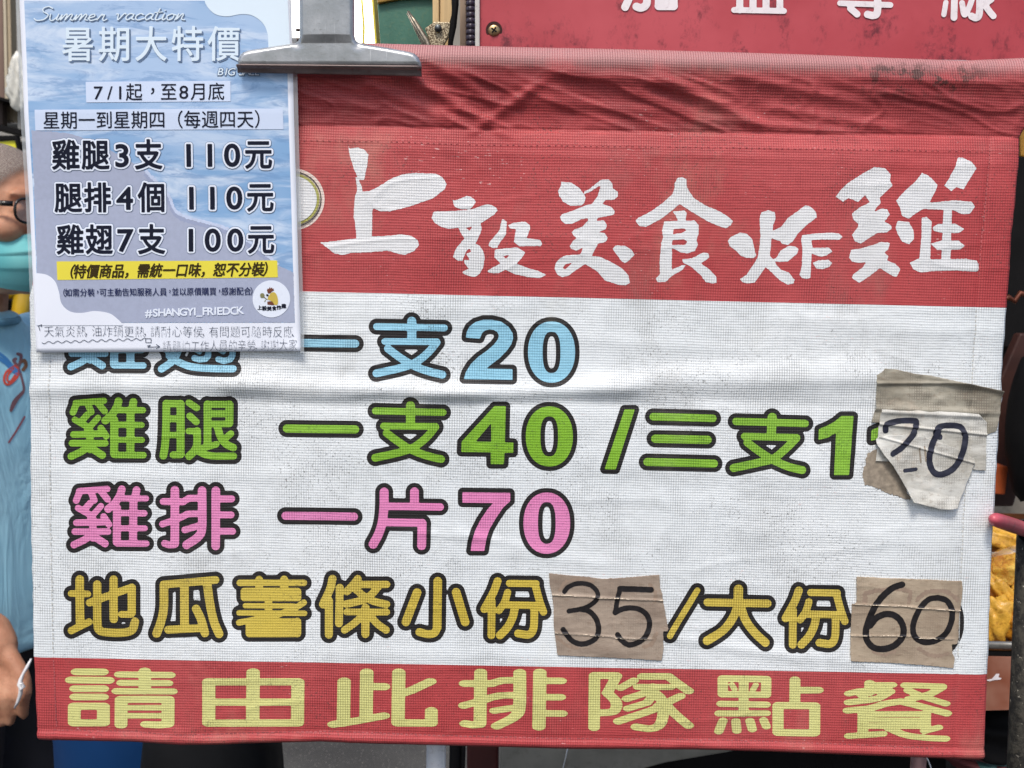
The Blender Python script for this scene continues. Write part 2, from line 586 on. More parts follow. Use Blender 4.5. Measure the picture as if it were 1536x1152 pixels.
def cloth(name, base, dark, light, amt=0.5, bands=None, rough=0.5, flecks=True, grime=1.0):
    t = NT(name)
    s = t.sep()
    wob = t.math('MULTIPLY', t.noise(9, 2), 0.004)
    PH, PV = 0.00205, 0.00185
    zz = t.math('ADD', s['Z'], wob); xx = t.math('ADD', s['X'], wob)
    lh = t.math('POWER', t.math('MULTIPLY_ADD', t.math('SINE', t.math('MULTIPLY', zz, 2 * math.pi / PH)), 0.5, 0.5), 2.2)
    lv = t.math('POWER', t.math('MULTIPLY_ADD', t.math('SINE', t.math('MULTIPLY', xx, 2 * math.pi / PV)), 0.5, 0.5), 2.2)
    n1 = t.ramp(t.noise(14, 5, .7), 0.38, 0.66); n2 = t.ramp(t.noise(13, 5, .7, off=(5, 2, 1)), 0.44, 0.64)
    nf = t.ramp(t.noise(420, 2, sxyz=(0.25, 1, 1)), 0.25, 0.75)
    th = t.math('ADD', t.math('MULTIPLY', t.math('MULTIPLY', lh, nf), t.math('MULTIPLY_ADD', n1, 0.75, 0.28)), t.math('MULTIPLY', lv, t.math('MULTIPLY_ADD', n2, 0.85, 0.06)), clamp=True)
    big = t.ramp(t.noise(4.5, 4, 0.6, off=(1, 8, 2)), 0.3, 0.7)
    if bands:
        (b1, d1, l1), (b2, d2, l2), l_up, l_dn = bands
        up = t.math('GREATER_THAN', zline(t, *l_up), 0.0)
        dn = t.math('LESS_THAN', zline(t, *l_dn), 0.0)
        red = t.math('MAXIMUM', up, dn)
        B, D, L = t.mix(red, b2, b1), t.mix(red, d2, d1), t.mix(red, l2, l1)
    else:
        B, D, L = base, dark, light
    c = t.mix(t.math('MULTIPLY', big, 0.35), B, L)
    c = t.mix(t.math('MULTIPLY', th, amt), c, D)
    # dark grit caught between threads, in patches
    g = t.math('MULTIPLY', t.ramp(t.noise(640, 1.5, 0.5), 0.59, 0.69), t.ramp(t.noise(11, 5, 0.75, off=(2, 3, 9)), 0.43, 0.62))
    c = t.mix(t.math('MULTIPLY', g, 0.62 * grime), c, S(62, 58, 54))
    ys = t.math('MULTIPLY', t.ramp(t.noise(6, 5, .7, off=(9, 4, 4), sxyz=(1, 1, .6)), .54, .70), .30 * grime)
    c = t.mix(ys, c, t.mix(0.5, c, S(214, 206, 176)))
    # long faint grey smears
    sm = t.ramp(t.noise(7, 5, 0.7, off=(7, 1, 4), dist=0.6), 0.55, 0.75)
    c = t.mix(t.math('MULTIPLY', sm, 0.24 * grime), c, S(128, 122, 112))
    if flecks:
        fl = t.math('MULTIPLY', t.ramp(t.noise(520, 1, 0.5, sxyz=(0.45, 1, 1.3)), 0.70, 0.76), t.ramp(t.noise(16, 3, off=(4, 4, 0)), 0.52, 0.66))
        c = t.mix(t.math('MULTIPLY', fl, 0.6), c, S(226, 190, 186))
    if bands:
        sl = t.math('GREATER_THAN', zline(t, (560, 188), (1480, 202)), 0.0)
        gs = t.math('MULTIPLY', sl, t.ramp(t.noise(13, 5, .7, sxyz=(.6, 1, 1.6), off=(6, 2, 2)), .36, .64, .06, .55))  # maroon grime on the sleeve, also standing in for part of its shade
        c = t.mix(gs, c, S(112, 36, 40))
        # mould and soot along the top roll
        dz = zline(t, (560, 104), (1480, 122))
        strip = t.math('MULTIPLY', t.ramp(dz, -0.004, 0.010), t.ramp(dz, 0.016, 0.028, 1.0, 0.0))
        soot = t.math('MULTIPLY', strip, t.ramp(t.noise(26, 5, 0.75, sxyz=(1, 1, .35)), 0.32, 0.52))
        c = t.mix(t.math('MULTIPLY', soot, t.math('MULTIPLY_ADD', lv, 0.55, 0.45)), c, S(70, 58, 55))
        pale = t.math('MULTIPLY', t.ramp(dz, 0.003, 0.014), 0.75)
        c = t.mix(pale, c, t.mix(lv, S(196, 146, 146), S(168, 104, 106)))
        a1, a2 = P(1300, 118, 0), P(1420, 118, 0)
        mx = t.math('MULTIPLY', t.ramp(s['X'], a1.x - .03, a1.x + .02), t.ramp(s['X'], a2.x, a2.x + .05, 1.0, 0.0))
        mz = t.math('MULTIPLY', t.ramp(dz, -0.018, -0.002), t.ramp(dz, 0.006, 0.016, 1.0, 0.0))
        mo = t.math('MULTIPLY', t.math('MULTIPLY', mx, mz), t.ramp(t.noise(95, 5, 0.7), 0.50, 0.58))
        c = t.mix(t.math('MULTIPLY', mo, 0.85), c, S(66, 44, 40))
    t.set(color=c, rough=rough, spec=0.35)
    t.bump(t.math('ADD', t.math('MULTIPLY', lh, 0.7), t.math('MULTIPLY', lv, 0.6)), 0.35, 0.0007)
    return t.m

RED = (S(180, 67, 69), S(102, 28, 32), S(200, 102, 103))
WHT = (S(227, 233, 236), S(126, 128, 126), S(240, 242, 242))
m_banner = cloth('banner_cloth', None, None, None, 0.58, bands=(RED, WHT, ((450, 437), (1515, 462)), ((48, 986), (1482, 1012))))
m_white = cloth('white_print', S(226, 228, 230), S(150, 152, 152), S(238, 236, 236), 0.6, flecks=False, grime=.45)
m_black = cloth('black_print', S(34, 31, 31), S(16, 15, 16), S(52, 50, 50), 0.6, flecks=False, grime=0.6)
m_blue = cloth('blue_print', S(146, 204, 228), S(84, 132, 158), S(176, 218, 236), 0.75, flecks=False, grime=0.8)
m_green = cloth('green_print', S(130, 182, 46), S(74, 116, 26), S(158, 204, 92), 0.8, flecks=False, grime=0.8)
m_pink = cloth('pink_print', S(226, 132, 184), S(164, 84, 130), S(232, 164, 204), 0.7, flecks=False, grime=0.8)
m_gold = cloth('gold_print', S(204, 180, 68), S(134, 112, 40), S(218, 200, 110), 0.75, flecks=False, grime=0.9)
m_lime = cloth('lime_print', S(212, 210, 132), S(140, 136, 80), S(224, 222, 158), 0.65, flecks=False, grime=0.9)
m_cream = cloth('cream_ring', S(232, 212, 204), S(170, 150, 140), S(238, 224, 214), 0.4, flecks=False)
m_olive = cloth('olive_ring', S(168, 166, 84), S(110, 110, 60), S(180, 178, 100), 0.4, flecks=False)

# ---- the cloth itself
NU, NV = 430, 310
uu = np.linspace(0, 1, NU); vv = np.linspace(0, 1, NV)
vv = np.where(vv < .18, vv * (.14 / .18), .14 + (vv - .18) * (.86 / .82))      # finer rows in the creased sleeve
U, V = np.meshgrid(uu, vv)
py = 60 + V * 1060.0
for _ in range(4):
    L = np.interp(py, [p[0] for p in LEFT], [p[1] for p in LEFT]); Rr = np.interp(py, [p[0] for p in RIGHT], [p[1] for p in RIGHT])
    px = L + (Rr - L) * U
    py = lineY(px, TOP) * (1 - V) + lineY(px, BOT) * V
px = px + np.where((U == 0) | (U == 1), 1.4 * vnoise(px / 9, py / 14, 8), 0)
bp = on_banner(px, py)
idx = np.arange(NU * NV).reshape(NV, NU)
bfaces = np.stack([idx[:-1, :-1], idx[1:, :-1], idx[1:, 1:], idx[:-1, 1:]], -1).reshape(-1, 4)
me = bpy.data.meshes.new('menu_banner')
me.from_pydata(bp.reshape(-1, 3).tolist(), [], bfaces.tolist()); me.update()
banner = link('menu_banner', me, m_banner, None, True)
tag(banner, 'worn red and white cloth menu banner with large outlined Chinese prices', 'banner')
sol = banner.modifiers.new('thickness', 'SOLIDIFY'); sol.thickness = 0.0008; sol.offset = -1.0
# ================================================================== LETTERING ON THE BANNER (traced strokes)
K9 = 9.597
def G(ox, oy, s, st='', po=None, **k): return Glyph(ox, oy, s, st, po, **k)

ji = G(90, 588, K9, '''44 230,158 635,125; 47 238,165 188,292; 47 405,180 448,288; 46 555,170 640,275; 46 390,330 305,425; 45 215,400 395,500; 43 545,372 390,545;
46 192,612 590,600; 46 585,520 662,635; 50 430,560 430,830; 46 170,738 648,738; 50 158,928 300,862 420,785; 52 430,800 606,910;
~54 845,130 820,210 745,330 650,412; 56 778,400 776,890; 44 780,908 1200,910; 54 1058,142 1036,250; 42 830,260 1195,262; 56 1014,260 1010,890; 43 790,470 1172,475; 40 790,690 1180,690''')
tui = G(226, 588, K9, '''50 225,168 425,168; ~54 226,168 222,400 218,600 205,780 182,915; 56 430,170 430,895; 48 425,905 322,905; 48 230,385 430,385; 42 230,620 430,620;
48 552,155 662,228; 48 562,345 655,430; 42 545,563 665,563; ~54 668,563 668,740 635,840 555,922; ~48 640,820 760,890 900,920 1050,922 1195,922;
48 820,178 1140,178; 54 818,178 818,770; 54 1135,178 1132,450; 50 815,312 1135,312; 46 815,460 1130,460; ~44 720,810 820,790 945,752; 40 780,780 930,765; ~52 958,500 1010,650 1080,745 1190,800; 46 1155,600 1070,672''')
zhi = G(540, 588, K9, '48 222,272 1196,292; 63 728,196 728,470; 46 340,488 1090,492; ~54 1085,500 960,650 780,790 560,870 220,945; ~54 385,590 560,720 760,840 980,920 1168,965')
yi = G(400, 450, 3.072, '18 93,592 408,596')
d4 = G(674, 596, 7.456, '', ['505,98 630,98 620,505 715,508 715,618 615,618 610,745 465,745 465,612 135,608 140,495', '470,285 470,498 290,495'])
def sup(cx, cy, rx, ry, n, k=44):
    r = []
    for i in range(k):
        a = 2 * math.pi * i / k
        c, s = math.cos(a), math.sin(a)
        r.append((cx + rx * math.copysign(abs(c) ** (2 / n), c), cy + ry * math.copysign(abs(s) ** (2 / n), s)))
    return r
d0g = G(674, 596, 7.456, '', [sup(1118, 437, 262, 335, 2.15), sup(1117, 436, 100, 226, 2.6)])
d0p = G(674, 726, 7.456, '', [sup(1090, 437, 260, 340, 2.15), sup(1090, 436, 100, 234, 2.6)])
d0b = G(674, 466, 7.456, '', [sup(1143, 462, 262, 340, 2.15), sup(1143, 466, 101, 232, 2.6)])
d7 = G(674, 726, 7.456, '', ['148,92 680,100 680,190 600,262 520,380 450,500 415,600 390,745 240,745 255,640 290,520 350,400 430,280 490,216 480,210 148,205'])
d2 = G(674, 466, 7.456, '', ['187,300 195,240 225,180 290,130 380,103 480,103 580,125 660,180 705,250 712,310 690,380 640,450 560,530 470,600 405,650 705,655 705,772 165,762 185,690 240,600 320,520 420,450 500,380 545,320 555,280 540,240 500,215 450,208 400,220 365,250 345,300 340,312'])
slash_g = G(890, 600, 7.68, '', ['360,110 475,110 255,798 130,795'])
san = G(890, 600, 7.68, '42 690,192 1374,210; 46 712,445 1315,458; 44 620,712 1388,730')
zhi2 = G(1080, 610, 6.982, '37 165,153 890,175; 47 545,112 535,290; 36 255,310 800,322; ~40 795,330 700,425 560,540 420,580 140,640; ~40 285,375 420,475 560,560 720,628 855,660')
d1 = G(1080, 610, 6.982, '', ['1270,97 1395,97 1345,712 1190,712 1215,268 1130,320 1030,345 1035,235 1130,195 1200,155'])
chi = G(90, 510, 5.486, '''~29 838,238 935,165 985,60; 31 870,60 950,165; ~28 900,130 960,172 1080,218 1250,233 1428,236; 24 1108,148 1150,160 1200,155 1222,130 1222,60; 24 1305,158 1350,172 1400,160 1420,130 1422,60; 22 1110,70 1150,95; 22 1300,70 1345,95''')
pai = G(226, 716, K9, '''60 350,185 350,950; ~48 350,965 270,968 205,948; 48 182,348 470,352; ~46 172,672 350,612 470,560 545,526 735,522; 47 478,345 552,300 740,296; ~60 742,190 742,700 690,850 520,970; 46 492,755 640,712 730,680; 60 940,192 938,985; 48 940,308 1168,308; 46 940,538 1162,538; 47 940,775 1182,775''')
pian = G(540, 716, K9, '~63 348,212 345,420 322,640 270,810 190,962; 52 350,416 1155,425; 62 785,208 785,400; 54 350,645 895,655; 62 895,660 888,980')
di = G(90, 852, K9, '''46 165,365 405,370; 60 288,162 292,790; 50 165,900 300,832 422,774; ~58 540,235 545,780 575,895 700,925 900,928 1040,890 1085,768; 52 430,495 1030,278; 56 1038,280 1038,640; 46 1030,664 892,662; 58 775,165 780,730''')
gua = G(216, 852, K9, '''54 285,235 1030,170; ~60 290,240 288,560 250,760 185,940; 60 585,240 585,870; 54 350,886 840,862; ~58 752,585 815,720 850,830 878,935; ~60 912,230 955,540 1010,780 1082,945''')
shu = G(344, 852, K9, '''44 150,212 1075,212; 52 430,165 430,310; 54 790,165 790,310; 50 215,335 985,335; 50 215,425 985,425; 50 215,335 215,425; 50 985,335 985,425; 48 465,340 465,420; 50 720,340 720,420;
36 230,543 930,545; 50 563,470 563,640; 38 140,645 1085,650; ~42 1075,495 950,570 700,670 450,725 140,785; 42 285,765 985,765; 38 290,856 985,856; 46 290,945 985,945; 52 290,770 290,940; 54 980,770 980,940''')
tiao = G(466, 852, K9, '''~56 315,155 280,300 180,520; 56 265,470 262,958; 54 420,282 408,795; 54 680,155 620,235 525,335; 50 680,235 1095,235; ~52 985,250 880,375 750,460 515,518; ~52 655,310 800,430 950,490 1092,520; 46 520,632 1095,632; 56 790,570 788,948; ~50 745,690 620,800 488,892; ~52 860,690 960,800 1085,890''')
xiao = G(590, 852, K9, '60 342,352 182,775; 60 640,188 630,860; ~55 628,870 590,935 500,952 375,922; 60 905,347 1034,778')
fen = G(700, 852, K9, '''~55 445,190 385,350 255,590; 54 362,480 355,968; 48 615,220 1000,226; ~52 985,235 1045,460 1105,632; ~50 590,352 545,490 465,612; 50 560,530 1040,542; ~56 695,560 665,700 590,850 480,968; ~54 975,560 965,850 900,955 740,942''')
slash_y = G(990, 862, 8.533, '37 478,202 126,783')
da = G(990, 862, 8.533, '48 608,355 1378,370; 58 1005,186 1000,380; ~52 1000,390 930,560 800,720 600,845; ~52 1030,400 1100,590 1220,750 1348,868')
fen2 = fen.moved(452, 14)
old0 = G(0, 0, 1, '', [sup(1404, 933, 35, 45, 2.2), sup(1404, 933, 13, 31, 2.5)])

rows = [
    (m_blue, 'dish_name_lettering', [ji.moved(.2, -134.5), chi], 'pale blue black-edged dish name half under the poster'),
    (m_blue, 'price_lettering', [yi.moved(0, -128.6), zhi.moved(1.8, -126.6), d2, d0b], 'pale blue black-edged price of 20'),
    (m_green, 'dish_name_lettering', [ji, tui], 'bright green black-edged dish name'),
    (m_green, 'price_lettering', [yi, zhi, d4, d0g], 'bright green black-edged price of 40'),
    (m_green, 'price_lettering', [slash_g, san, zhi2, d1, d1.moved(78.7, 1.5)], 'bright green black-edged price for three, patched over'),
    (m_pink, 'dish_name_lettering', [ji.moved(4.6, 132.4), pai], 'pink black-edged dish name'),
    (m_pink, 'price_lettering', [yi.moved(-1.8, 130.8), pian, d7, d0p], 'pink black-edged price of 70'),
    (m_gold, 'dish_name_lettering', [di, gua, shu, tiao], 'mustard yellow black-edged dish name of four characters'),
    (m_gold, 'size_lettering', [xiao, fen], 'mustard yellow black-edged small size'),
    (m_gold, 'size_lettering', [slash_y, da, fen2], 'mustard yellow black-edged large size'),
    (m_gold, 'price_lettering', [old0], 'edge of an old zero peeking from behind cardboard'),
]
for mt, nm, gl, lab in rows:
    o = print_on(nm, gl, m_black, banner, off=7.0, cell=1.8, lift=0.00012)
    tag(o, lab)
    print_on('letter_fill', gl, mt, o, off=0.2, cell=1.6, lift=0.00024)

B8 = 8.533
bottom = [
    G(92, 994, B8, '''42 198,118 530,118; 42 125,222 605,225; 42 180,332 535,332; 41 180,437 535,437; 44 168,556 542,556; 44 168,768 542,768; 44 168,556 168,768; 44 540,556 540,768;
38 745,150 1395,156; 42 1070,105 1070,362; 38 775,257 1365,260; 38 715,362 1420,366; 44 772,468 1365,468; 44 768,468 765,795; 44 1368,468 1366,780; ~40 1362,784 1250,792 1085,786; 34 830,575 1300,575; 34 830,677 1300,677''', xs=1.8),
    G(290, 994, B8, '45 200,240 1342,242; 45 200,240 200,766; 45 1340,242 1335,766; 45 200,768 1335,768; 46 768,115 762,766; 44 200,500 1340,502', xs=1.8),
    G(484, 994, B8, '46 275,236 268,750; 46 565,122 556,690; 44 565,305 785,305; ~42 140,785 400,748 785,676; 46 975,122 965,765; 45 965,768 1390,770; 44 1392,766 1392,612; 42 1000,395 1130,355 1380,240', xs=1.8),
    G(680, 994, B8, '''44 350,122 342,770; ~42 338,786 250,790 155,775; 42 148,266 490,268; ~40 135,545 350,488 500,440 640,416 800,414; 40 485,266 620,226 850,222; ~44 850,126 845,560 780,690 560,806; 38 530,612 780,575; 46 1108,124 1095,820; 40 1110,230 1378,232; 40 1110,438 1368,440; 40 1110,645 1390,650''', xs=1.8),
    G(870, 994, B8, '''42 185,162 180,830; 42 185,162 462,165; 40 470,170 350,385; ~42 350,385 455,490 460,580 400,630 200,640; 40 800,175 1130,175; ~40 1135,178 1250,265 1390,362; 36 690,228 520,322; 36 740,308 1160,312;
~38 930,305 840,380 600,460; 36 930,420 860,510 612,585; ~40 1010,545 930,600 492,748; ~42 930,365 1040,470 1065,640 1020,790 900,842 720,820; 38 1285,428 1150,490; ~40 1065,495 1200,640 1388,802''', xs=1.7),
    G(1064, 1000, B8, '''40 178,152 728,160; 38 178,352 728,362; 40 172,152 172,352; 40 728,160 726,362; 38 440,160 440,600; 24 288,228 322,288; 24 595,232 560,296; 37 150,474 728,488; 37 125,597 728,597;
36 175,688 120,828; 36 340,694 352,822; 36 520,694 550,802; 34 695,684 732,768; 42 1095,168 1095,490; 40 1100,300 1398,300; 43 882,498 1350,502; 43 882,842 1348,848; 43 880,498 880,842; 43 1350,502 1348,848''', xs=1.6),
    G(1258, 1005, B8, '''37 395,165 395,290; 33 400,190 690,190; ~34 130,302 300,268 660,270; ~36 660,275 480,365 130,415; 30 260,300 335,360; 34 850,195 1325,208; ~36 1320,222 1150,312 900,372; ~34 890,262 1080,340 1370,430;
~38 790,402 600,430 400,488 120,520; ~38 790,400 1000,452 1385,556; 38 312,540 308,815; 34 320,560 1110,562; 37 1115,565 1115,720; 30 320,640 1120,642; 33 320,718 1120,720; 36 135,846 560,816; ~36 640,744 850,830 1100,866 1365,880; 33 1280,736 1100,782''', xs=1.75),
]
o = print_on('queue_notice_lettering', bottom, m_lime, banner, off=0.2, cell=1.5, lift=0.0002)
tag(o, 'seven wide yellow characters asking customers to queue and order here')

head = [
 G(470, 210, 5.235, '', ['275,52 290,70 345,58 400,75 432,115 420,210 400,310 365,315 350,295 320,225 290,130',
   '335,293 352,300 380,370 385,408 440,402 500,375 620,300 700,270 800,258 960,265 1010,290 1047,345 1030,385 940,455 760,520 600,560 530,560 470,535 462,560 460,760 620,750 700,742 770,755 815,785 833,825 790,870 720,900 680,895 580,868 440,880 290,885 230,903 170,890 120,855 50,800 80,805 340,775 330,650 318,600 322,500 330,440 346,400'], jag=.9),
 G(640, 270, 7.2, '', ['280,215 300,225 430,175 475,180 520,215 528,240 490,295 460,316 370,316 300,285',
   '75,345 200,340 450,325 540,300 640,265 700,270 750,300 765,330 730,370 640,430 580,465 595,530 560,620 525,685 570,710 610,770 625,850 610,940 575,1010 520,1045 450,1035 400,1010 385,990 460,960 410,900 405,865 470,868 430,800 480,775 470,735 430,760 385,870 340,870 285,830 320,740 410,630 370,570 345,515 240,525 160,505 90,465 55,410',
   '415,515 495,500 465,552',
   '815,420 865,450 855,590 800,660 760,730 720,735 670,710 680,670 750,590 790,540',
   '880,490 940,462 1060,450 1115,490 1115,530 1075,630 1220,648 1250,690 1230,712 1100,712 1000,715 945,670 965,530 900,522',
   '735,755 850,740 980,728 1060,780 1050,810 970,905 1100,955 1210,985 1290,1025 1220,1058 1080,1045 940,1010 850,965 780,1005 690,1005 655,985 700,955 800,900 735,840', '820,825 910,800 860,852'], jag=.7),
 G(820, 260, 6.776, '', ['150,85 250,95 330,150 375,205 395,245 380,300 350,325 240,328 170,290 130,230 115,180 145,130',
   '385,185 430,165 540,75 570,60 630,65 665,100 670,150 725,190 722,235 680,268 600,270 560,310 660,345 692,390 680,420 610,435 520,450 505,485 580,480 610,520 600,565 520,600 590,610 618,655 600,695 520,715 480,790 455,840 540,850 660,905 770,970 830,1040 847,1110 800,1138 720,1130 650,1105 590,1085 520,1000 390,920 300,980 220,1040 160,1055 110,1030 80,965 95,910 140,860 200,835 340,828 375,750 300,785 250,765 235,740 265,690 310,660 270,630 255,600 290,570 360,545 425,480 420,455 350,465 260,510 190,515 150,480 135,445 160,415 240,390 400,325 465,310 520,230 550,130 530,130 430,190 385,205',
   '270,905 190,978 158,965 190,922', '670,765 700,735 790,738 860,775 890,830 830,890 795,910 760,890 700,810'], jag=.7),
 G(945, 255, 6.4, '', ['430,130 455,80 495,68 540,90 545,170 610,270 720,340 830,385 920,435 985,490 965,530 915,560 820,525 740,490 640,430 560,380 475,325 400,390 300,465 210,515 150,545 90,535 50,485 90,455 200,400 310,320 410,230 430,170',
   '410,400 520,390 545,410 530,490 620,485 658,530 655,620 635,670 648,720 620,775 550,800 490,790 400,745 400,960 500,915 535,912 500,960 400,1015 340,1075 270,1075 248,1040 290,1000 285,880 300,700 320,650 308,580 330,495 465,490 440,440',
   '415,565 520,560 545,580 500,605 410,620', '405,670 520,665 550,690 530,720 400,722',
   '500,855 590,850 700,795 755,800 760,840 680,895 760,955 825,1020 832,1080 800,1090 730,1075 680,1010 600,935 510,890'], jag=.9),
 G(1085, 295, 8.084, '', ['55,540 90,490 200,438 280,450 350,520 375,640 395,715 360,745 290,740 220,720 150,650 80,600',
   '440,260 460,190 545,165 620,190 632,260 600,350 598,415 700,370 780,260 900,180 985,110 1030,112 1090,150 1125,210 1130,250 1000,350 900,450 840,540 780,585 710,570 690,540 580,500 575,600 560,720 600,760 640,745 690,660 790,600 870,605 910,635 890,690 780,785 700,790 625,785 640,830 700,890 790,920 860,1010 850,1050 780,1065 680,1010 600,930 510,850 450,940 380,1040 300,1050 230,1035 205,1000 280,950 380,800 415,740 440,600 450,470',
   '955,470 1100,450 1300,438 1400,450 1440,490 1400,522 1200,515 1060,525 1080,620 1130,620 1280,620 1320,665 1250,710 1180,728 1070,690 1060,800 1055,980 1010,995 950,985 925,945 950,850 960,650 945,530',
   '1085,800 1150,775 1270,765 1315,805 1280,850 1200,878 1120,865'], jag=.7),
]
K5 = 5.76
head += [G(1245, 230, K5, '', [q], jag=.8) for q in (
   '50,375 90,320 150,260 260,190 380,120 470,130 520,180 515,235 535,280 480,330 425,385 435,430 400,465 370,510 440,480 490,485 512,530 465,590 520,620 530,650 490,680 400,690 320,740 265,780 215,760 190,705 240,640 245,610 200,570 190,520 250,470 345,425 300,360 240,420 160,385 110,418',
   '165,900 180,835 260,825 380,790 440,765 515,775 500,830 465,855 500,890 490,925 560,955 605,1000 575,1065 540,1060 430,990 340,1060 250,1118 190,1075 200,1045 280,990 310,940 240,945 190,935',
   '570,410 620,350 740,240 795,170 850,195 925,275 900,340 850,430 900,425 1060,408 1220,420 1250,460 1210,520 1140,525 1060,490 800,480 720,530 680,565 620,540 605,480',
   '790,560 830,550 875,590 860,930 770,930 790,700', '980,480 1052,480 1045,700 1035,940 960,940 970,700', '885,640 930,612 1080,608 1160,655 1110,688 950,685 890,665',
   '870,780 960,755 1110,755 1160,800 1120,830 920,832', '688,945 760,912 860,918 1180,912 1270,930 1298,985 1270,1020 1180,1018 1080,1010 920,1015 780,1028 720,1000',
   '580,585 680,595 718,670 722,740 680,785 620,760 580,690 565,640', '985,280 1030,215 1080,120 1110,35 1150,38 1225,75 1265,130 1210,215 1150,310 1090,290 1045,325')]
o = print_on('shop_name_lettering', head, m_white, banner, off=0.2, cell=1.3, lift=0.00012)
tag(o, 'six white brush-written characters on the red header')

emb = print_on('emblem', [G(0, 0, 1, '', [sup(441, 299, 46, 46, 2)])], m_cream, banner, cell=1.6, lift=0.00012)
tag(emb, 'round cream emblem half hidden by the poster')
print_on('emblem_ring', [G(0, 0, 1, '', [sup(441, 299, 41.5, 41.5, 2), sup(441, 299, 40, 40, 2)])], m_black, emb, cell=.7, lift=0.0007)
print_on('emblem_ring', [G(0, 0, 1, '', [sup(441, 299, 38.5, 38.5, 2), sup(441, 299, 34, 34, 2)])], m_olive, emb, cell=1.0, lift=0.0007)
print_on('emblem_face', [G(0, 0, 1, '', [sup(441, 299, 34.6, 34.6, 2)])], m_white, emb, cell=1.5, lift=0.0010)

# stitching of the hems and sleeve: small thread dashes standing on the cloth
m_thread = M('thread', S(168, 84, 86), 0.8, var=.3)
m_threadw = M('thread_pale', S(196, 196, 192), 0.8, var=.2)
def stitch(path, step, ln, mat, lab=None, w=0.9, lift=.0005):
    v, f = [], []
    d = 0.0
    pts = [np.array(p, float) for p in path]
    for a, b in zip(pts[:-1], pts[1:]):
        L = np.linalg.norm(b - a); u = (b - a) / L; n = np.array([-u[1], u[0]])
        k = d
        while k < L:
            p, q = a + u * k, a + u * min(k + ln, L)
            j = random.uniform(-.5, .5)
            o = len(v)
            v += [tuple(p + n * (w + j)), tuple(q + n * (w + j)), tuple(q - n * (w - j)), tuple(p - n * (w - j))]
            f.append((o, o + 1, o + 2, o + 3))
            k += step * random.uniform(.9, 1.15)
        d = k - L
    a = np.array(v)
    p = on_banner(a[:, 0], a[:, 1], lift)
    return mesh('stitching', p, f, mat, banner)
rs = lambda y: float(np.interp(y, [p[0] for p in RIGHT], [p[1] for p in RIGHT]))
ls = lambda y: float(np.interp(y, [p[0] for p in LEFT], [p[1] for p in LEFT]))
bs = lambda x: float(lineY(x, BOT)); ss = lambda x: float(lineY(x, SEAM))
stitch([(x, bs(x) - 17) for x in range(80, 1450, 60)], 6.5, 4.4, m_thread)
stitch([(rs(y) - 46, y) for y in range(215, 455, 40)], 6.5, 4.4, m_thread)
stitch([(rs(y) - 46, y) for y in range(465, 1008, 40)], 6.5, 4.0, m_threadw)
stitch([(ls(y) + 30, y) for y in range(990, 1092, 20)], 5, 3.6, m_thread)
stitch([(ls(y) + 30, y) for y in range(540, 985, 40)], 6.5, 4, m_threadw)
stitch([(x, ss(x) + 24) for x in range(455, 1480, 60)], 9, 3.2, m_thread, w=.5)
# ================================================================== THE PAPER POSTER
def on_poster(px, py, lift=0.0):
    px = np.asarray(px, float); py = np.asarray(py, float)
    p = unp(px, py, -0.0068)
    t = np.clip((py - 110) / 420.0, 0, 1)
    h = 1.6 * np.sin(t * math.pi) * 0.7 + 0.9 * np.exp(-((px - 450) / 60.0) ** 2) * t + 0.5 * vnoise(px / 150 + 3, py / 170, 11) * 2 + 1.1 * np.exp(-((px - 40) / 50.0) ** 2) * t
    h = h + np.clip(1 - np.hypot(px - 452, py - 529) / 40.0, 0, 1) ** 2 * 2.2
    p[..., 1] += 0.0026 * np.clip((py - 170) / 130.0, 0, 1)
    p[..., 1] -= h * 0.001 + lift
    return p

def quad_grid(name, quad, nu, nv, mat, parent, surf, lift=0.0, smooth=True):
    (x0, y0), (x1, y1), (x2, y2), (x3, y3) = quad      # TL TR BR BL
    U, V = np.meshgrid(np.linspace(0, 1, nu), np.linspace(0, 1, nv))
    px = (x0 * (1 - U) + x1 * U) * (1 - V) + (x3 * (1 - U) + x2 * U) * V
    py = (y0 * (1 - U) + y1 * U) * (1 - V) + (y3 * (1 - U) + y2 * U) * V
    p = surf(px, py, lift)
    idx = np.arange(nu * nv).reshape(nv, nu)
    f = np.stack([idx[:-1, :-1], idx[1:, :-1], idx[1:, 1:], idx[:-1, 1:]], -1).reshape(-1, 4)
    return mesh(name, p.reshape(-1, 3), f, mat, parent, smooth)

m_paper = M('poster_paper', S(234, 239, 250), 0.45, var=.015, scale=12, spec=.25)
t = NT('sea_photo')
a = t.noise(26, 6, 0.62, sxyz=(.38, 1, 1.5), dist=0.7); b = t.noise(60, 5, 0.7, sxyz=(.3, 1, 1.5), off=(3, 0, 1), dist=1.0); c0 = t.noise(7, 3, off=(1, 1, 1))
c = t.mix(t.ramp(c0, .36, .62), S(132, 172, 214), S(172, 198, 230))
c = t.mix(t.math('MULTIPLY', t.ramp(a, .46, .64), .85), c, S(212, 226, 244))
c = t.mix(t.math('MULTIPLY', t.ramp(b, .50, .64), .6), c, S(112, 150, 196))
m_sea = t.set(color=c, rough=.45, spec=.25)
m_sand = M('sand_photo', S(166, 174, 198), 0.45, var=.035, scale=300)
m_wet = M('wet_sand_photo', S(154, 164, 194), 0.45, var=.03, scale=300)
m_foam = M('foam_photo', S(196, 208, 234), 0.3, var=.05, scale=200)
m_blob = M('pale_print', S(222, 238, 250), 0.3, var=.01)
m_label = M('label_print', S(206, 220, 244), 0.3, var=.01)
m_ink = M('dark_ink', S(22, 26, 44), 0.5, var=.05, spec=.15)
m_navy = M('navy_ink', S(34, 42, 84), 0.5, var=.05, spec=.15)
m_halo = M('white_ink', S(230, 238, 252), 0.3, var=.01)
m_haze2 = M('grey_blue_ink', S(92, 116, 150), 0.35, var=.03)
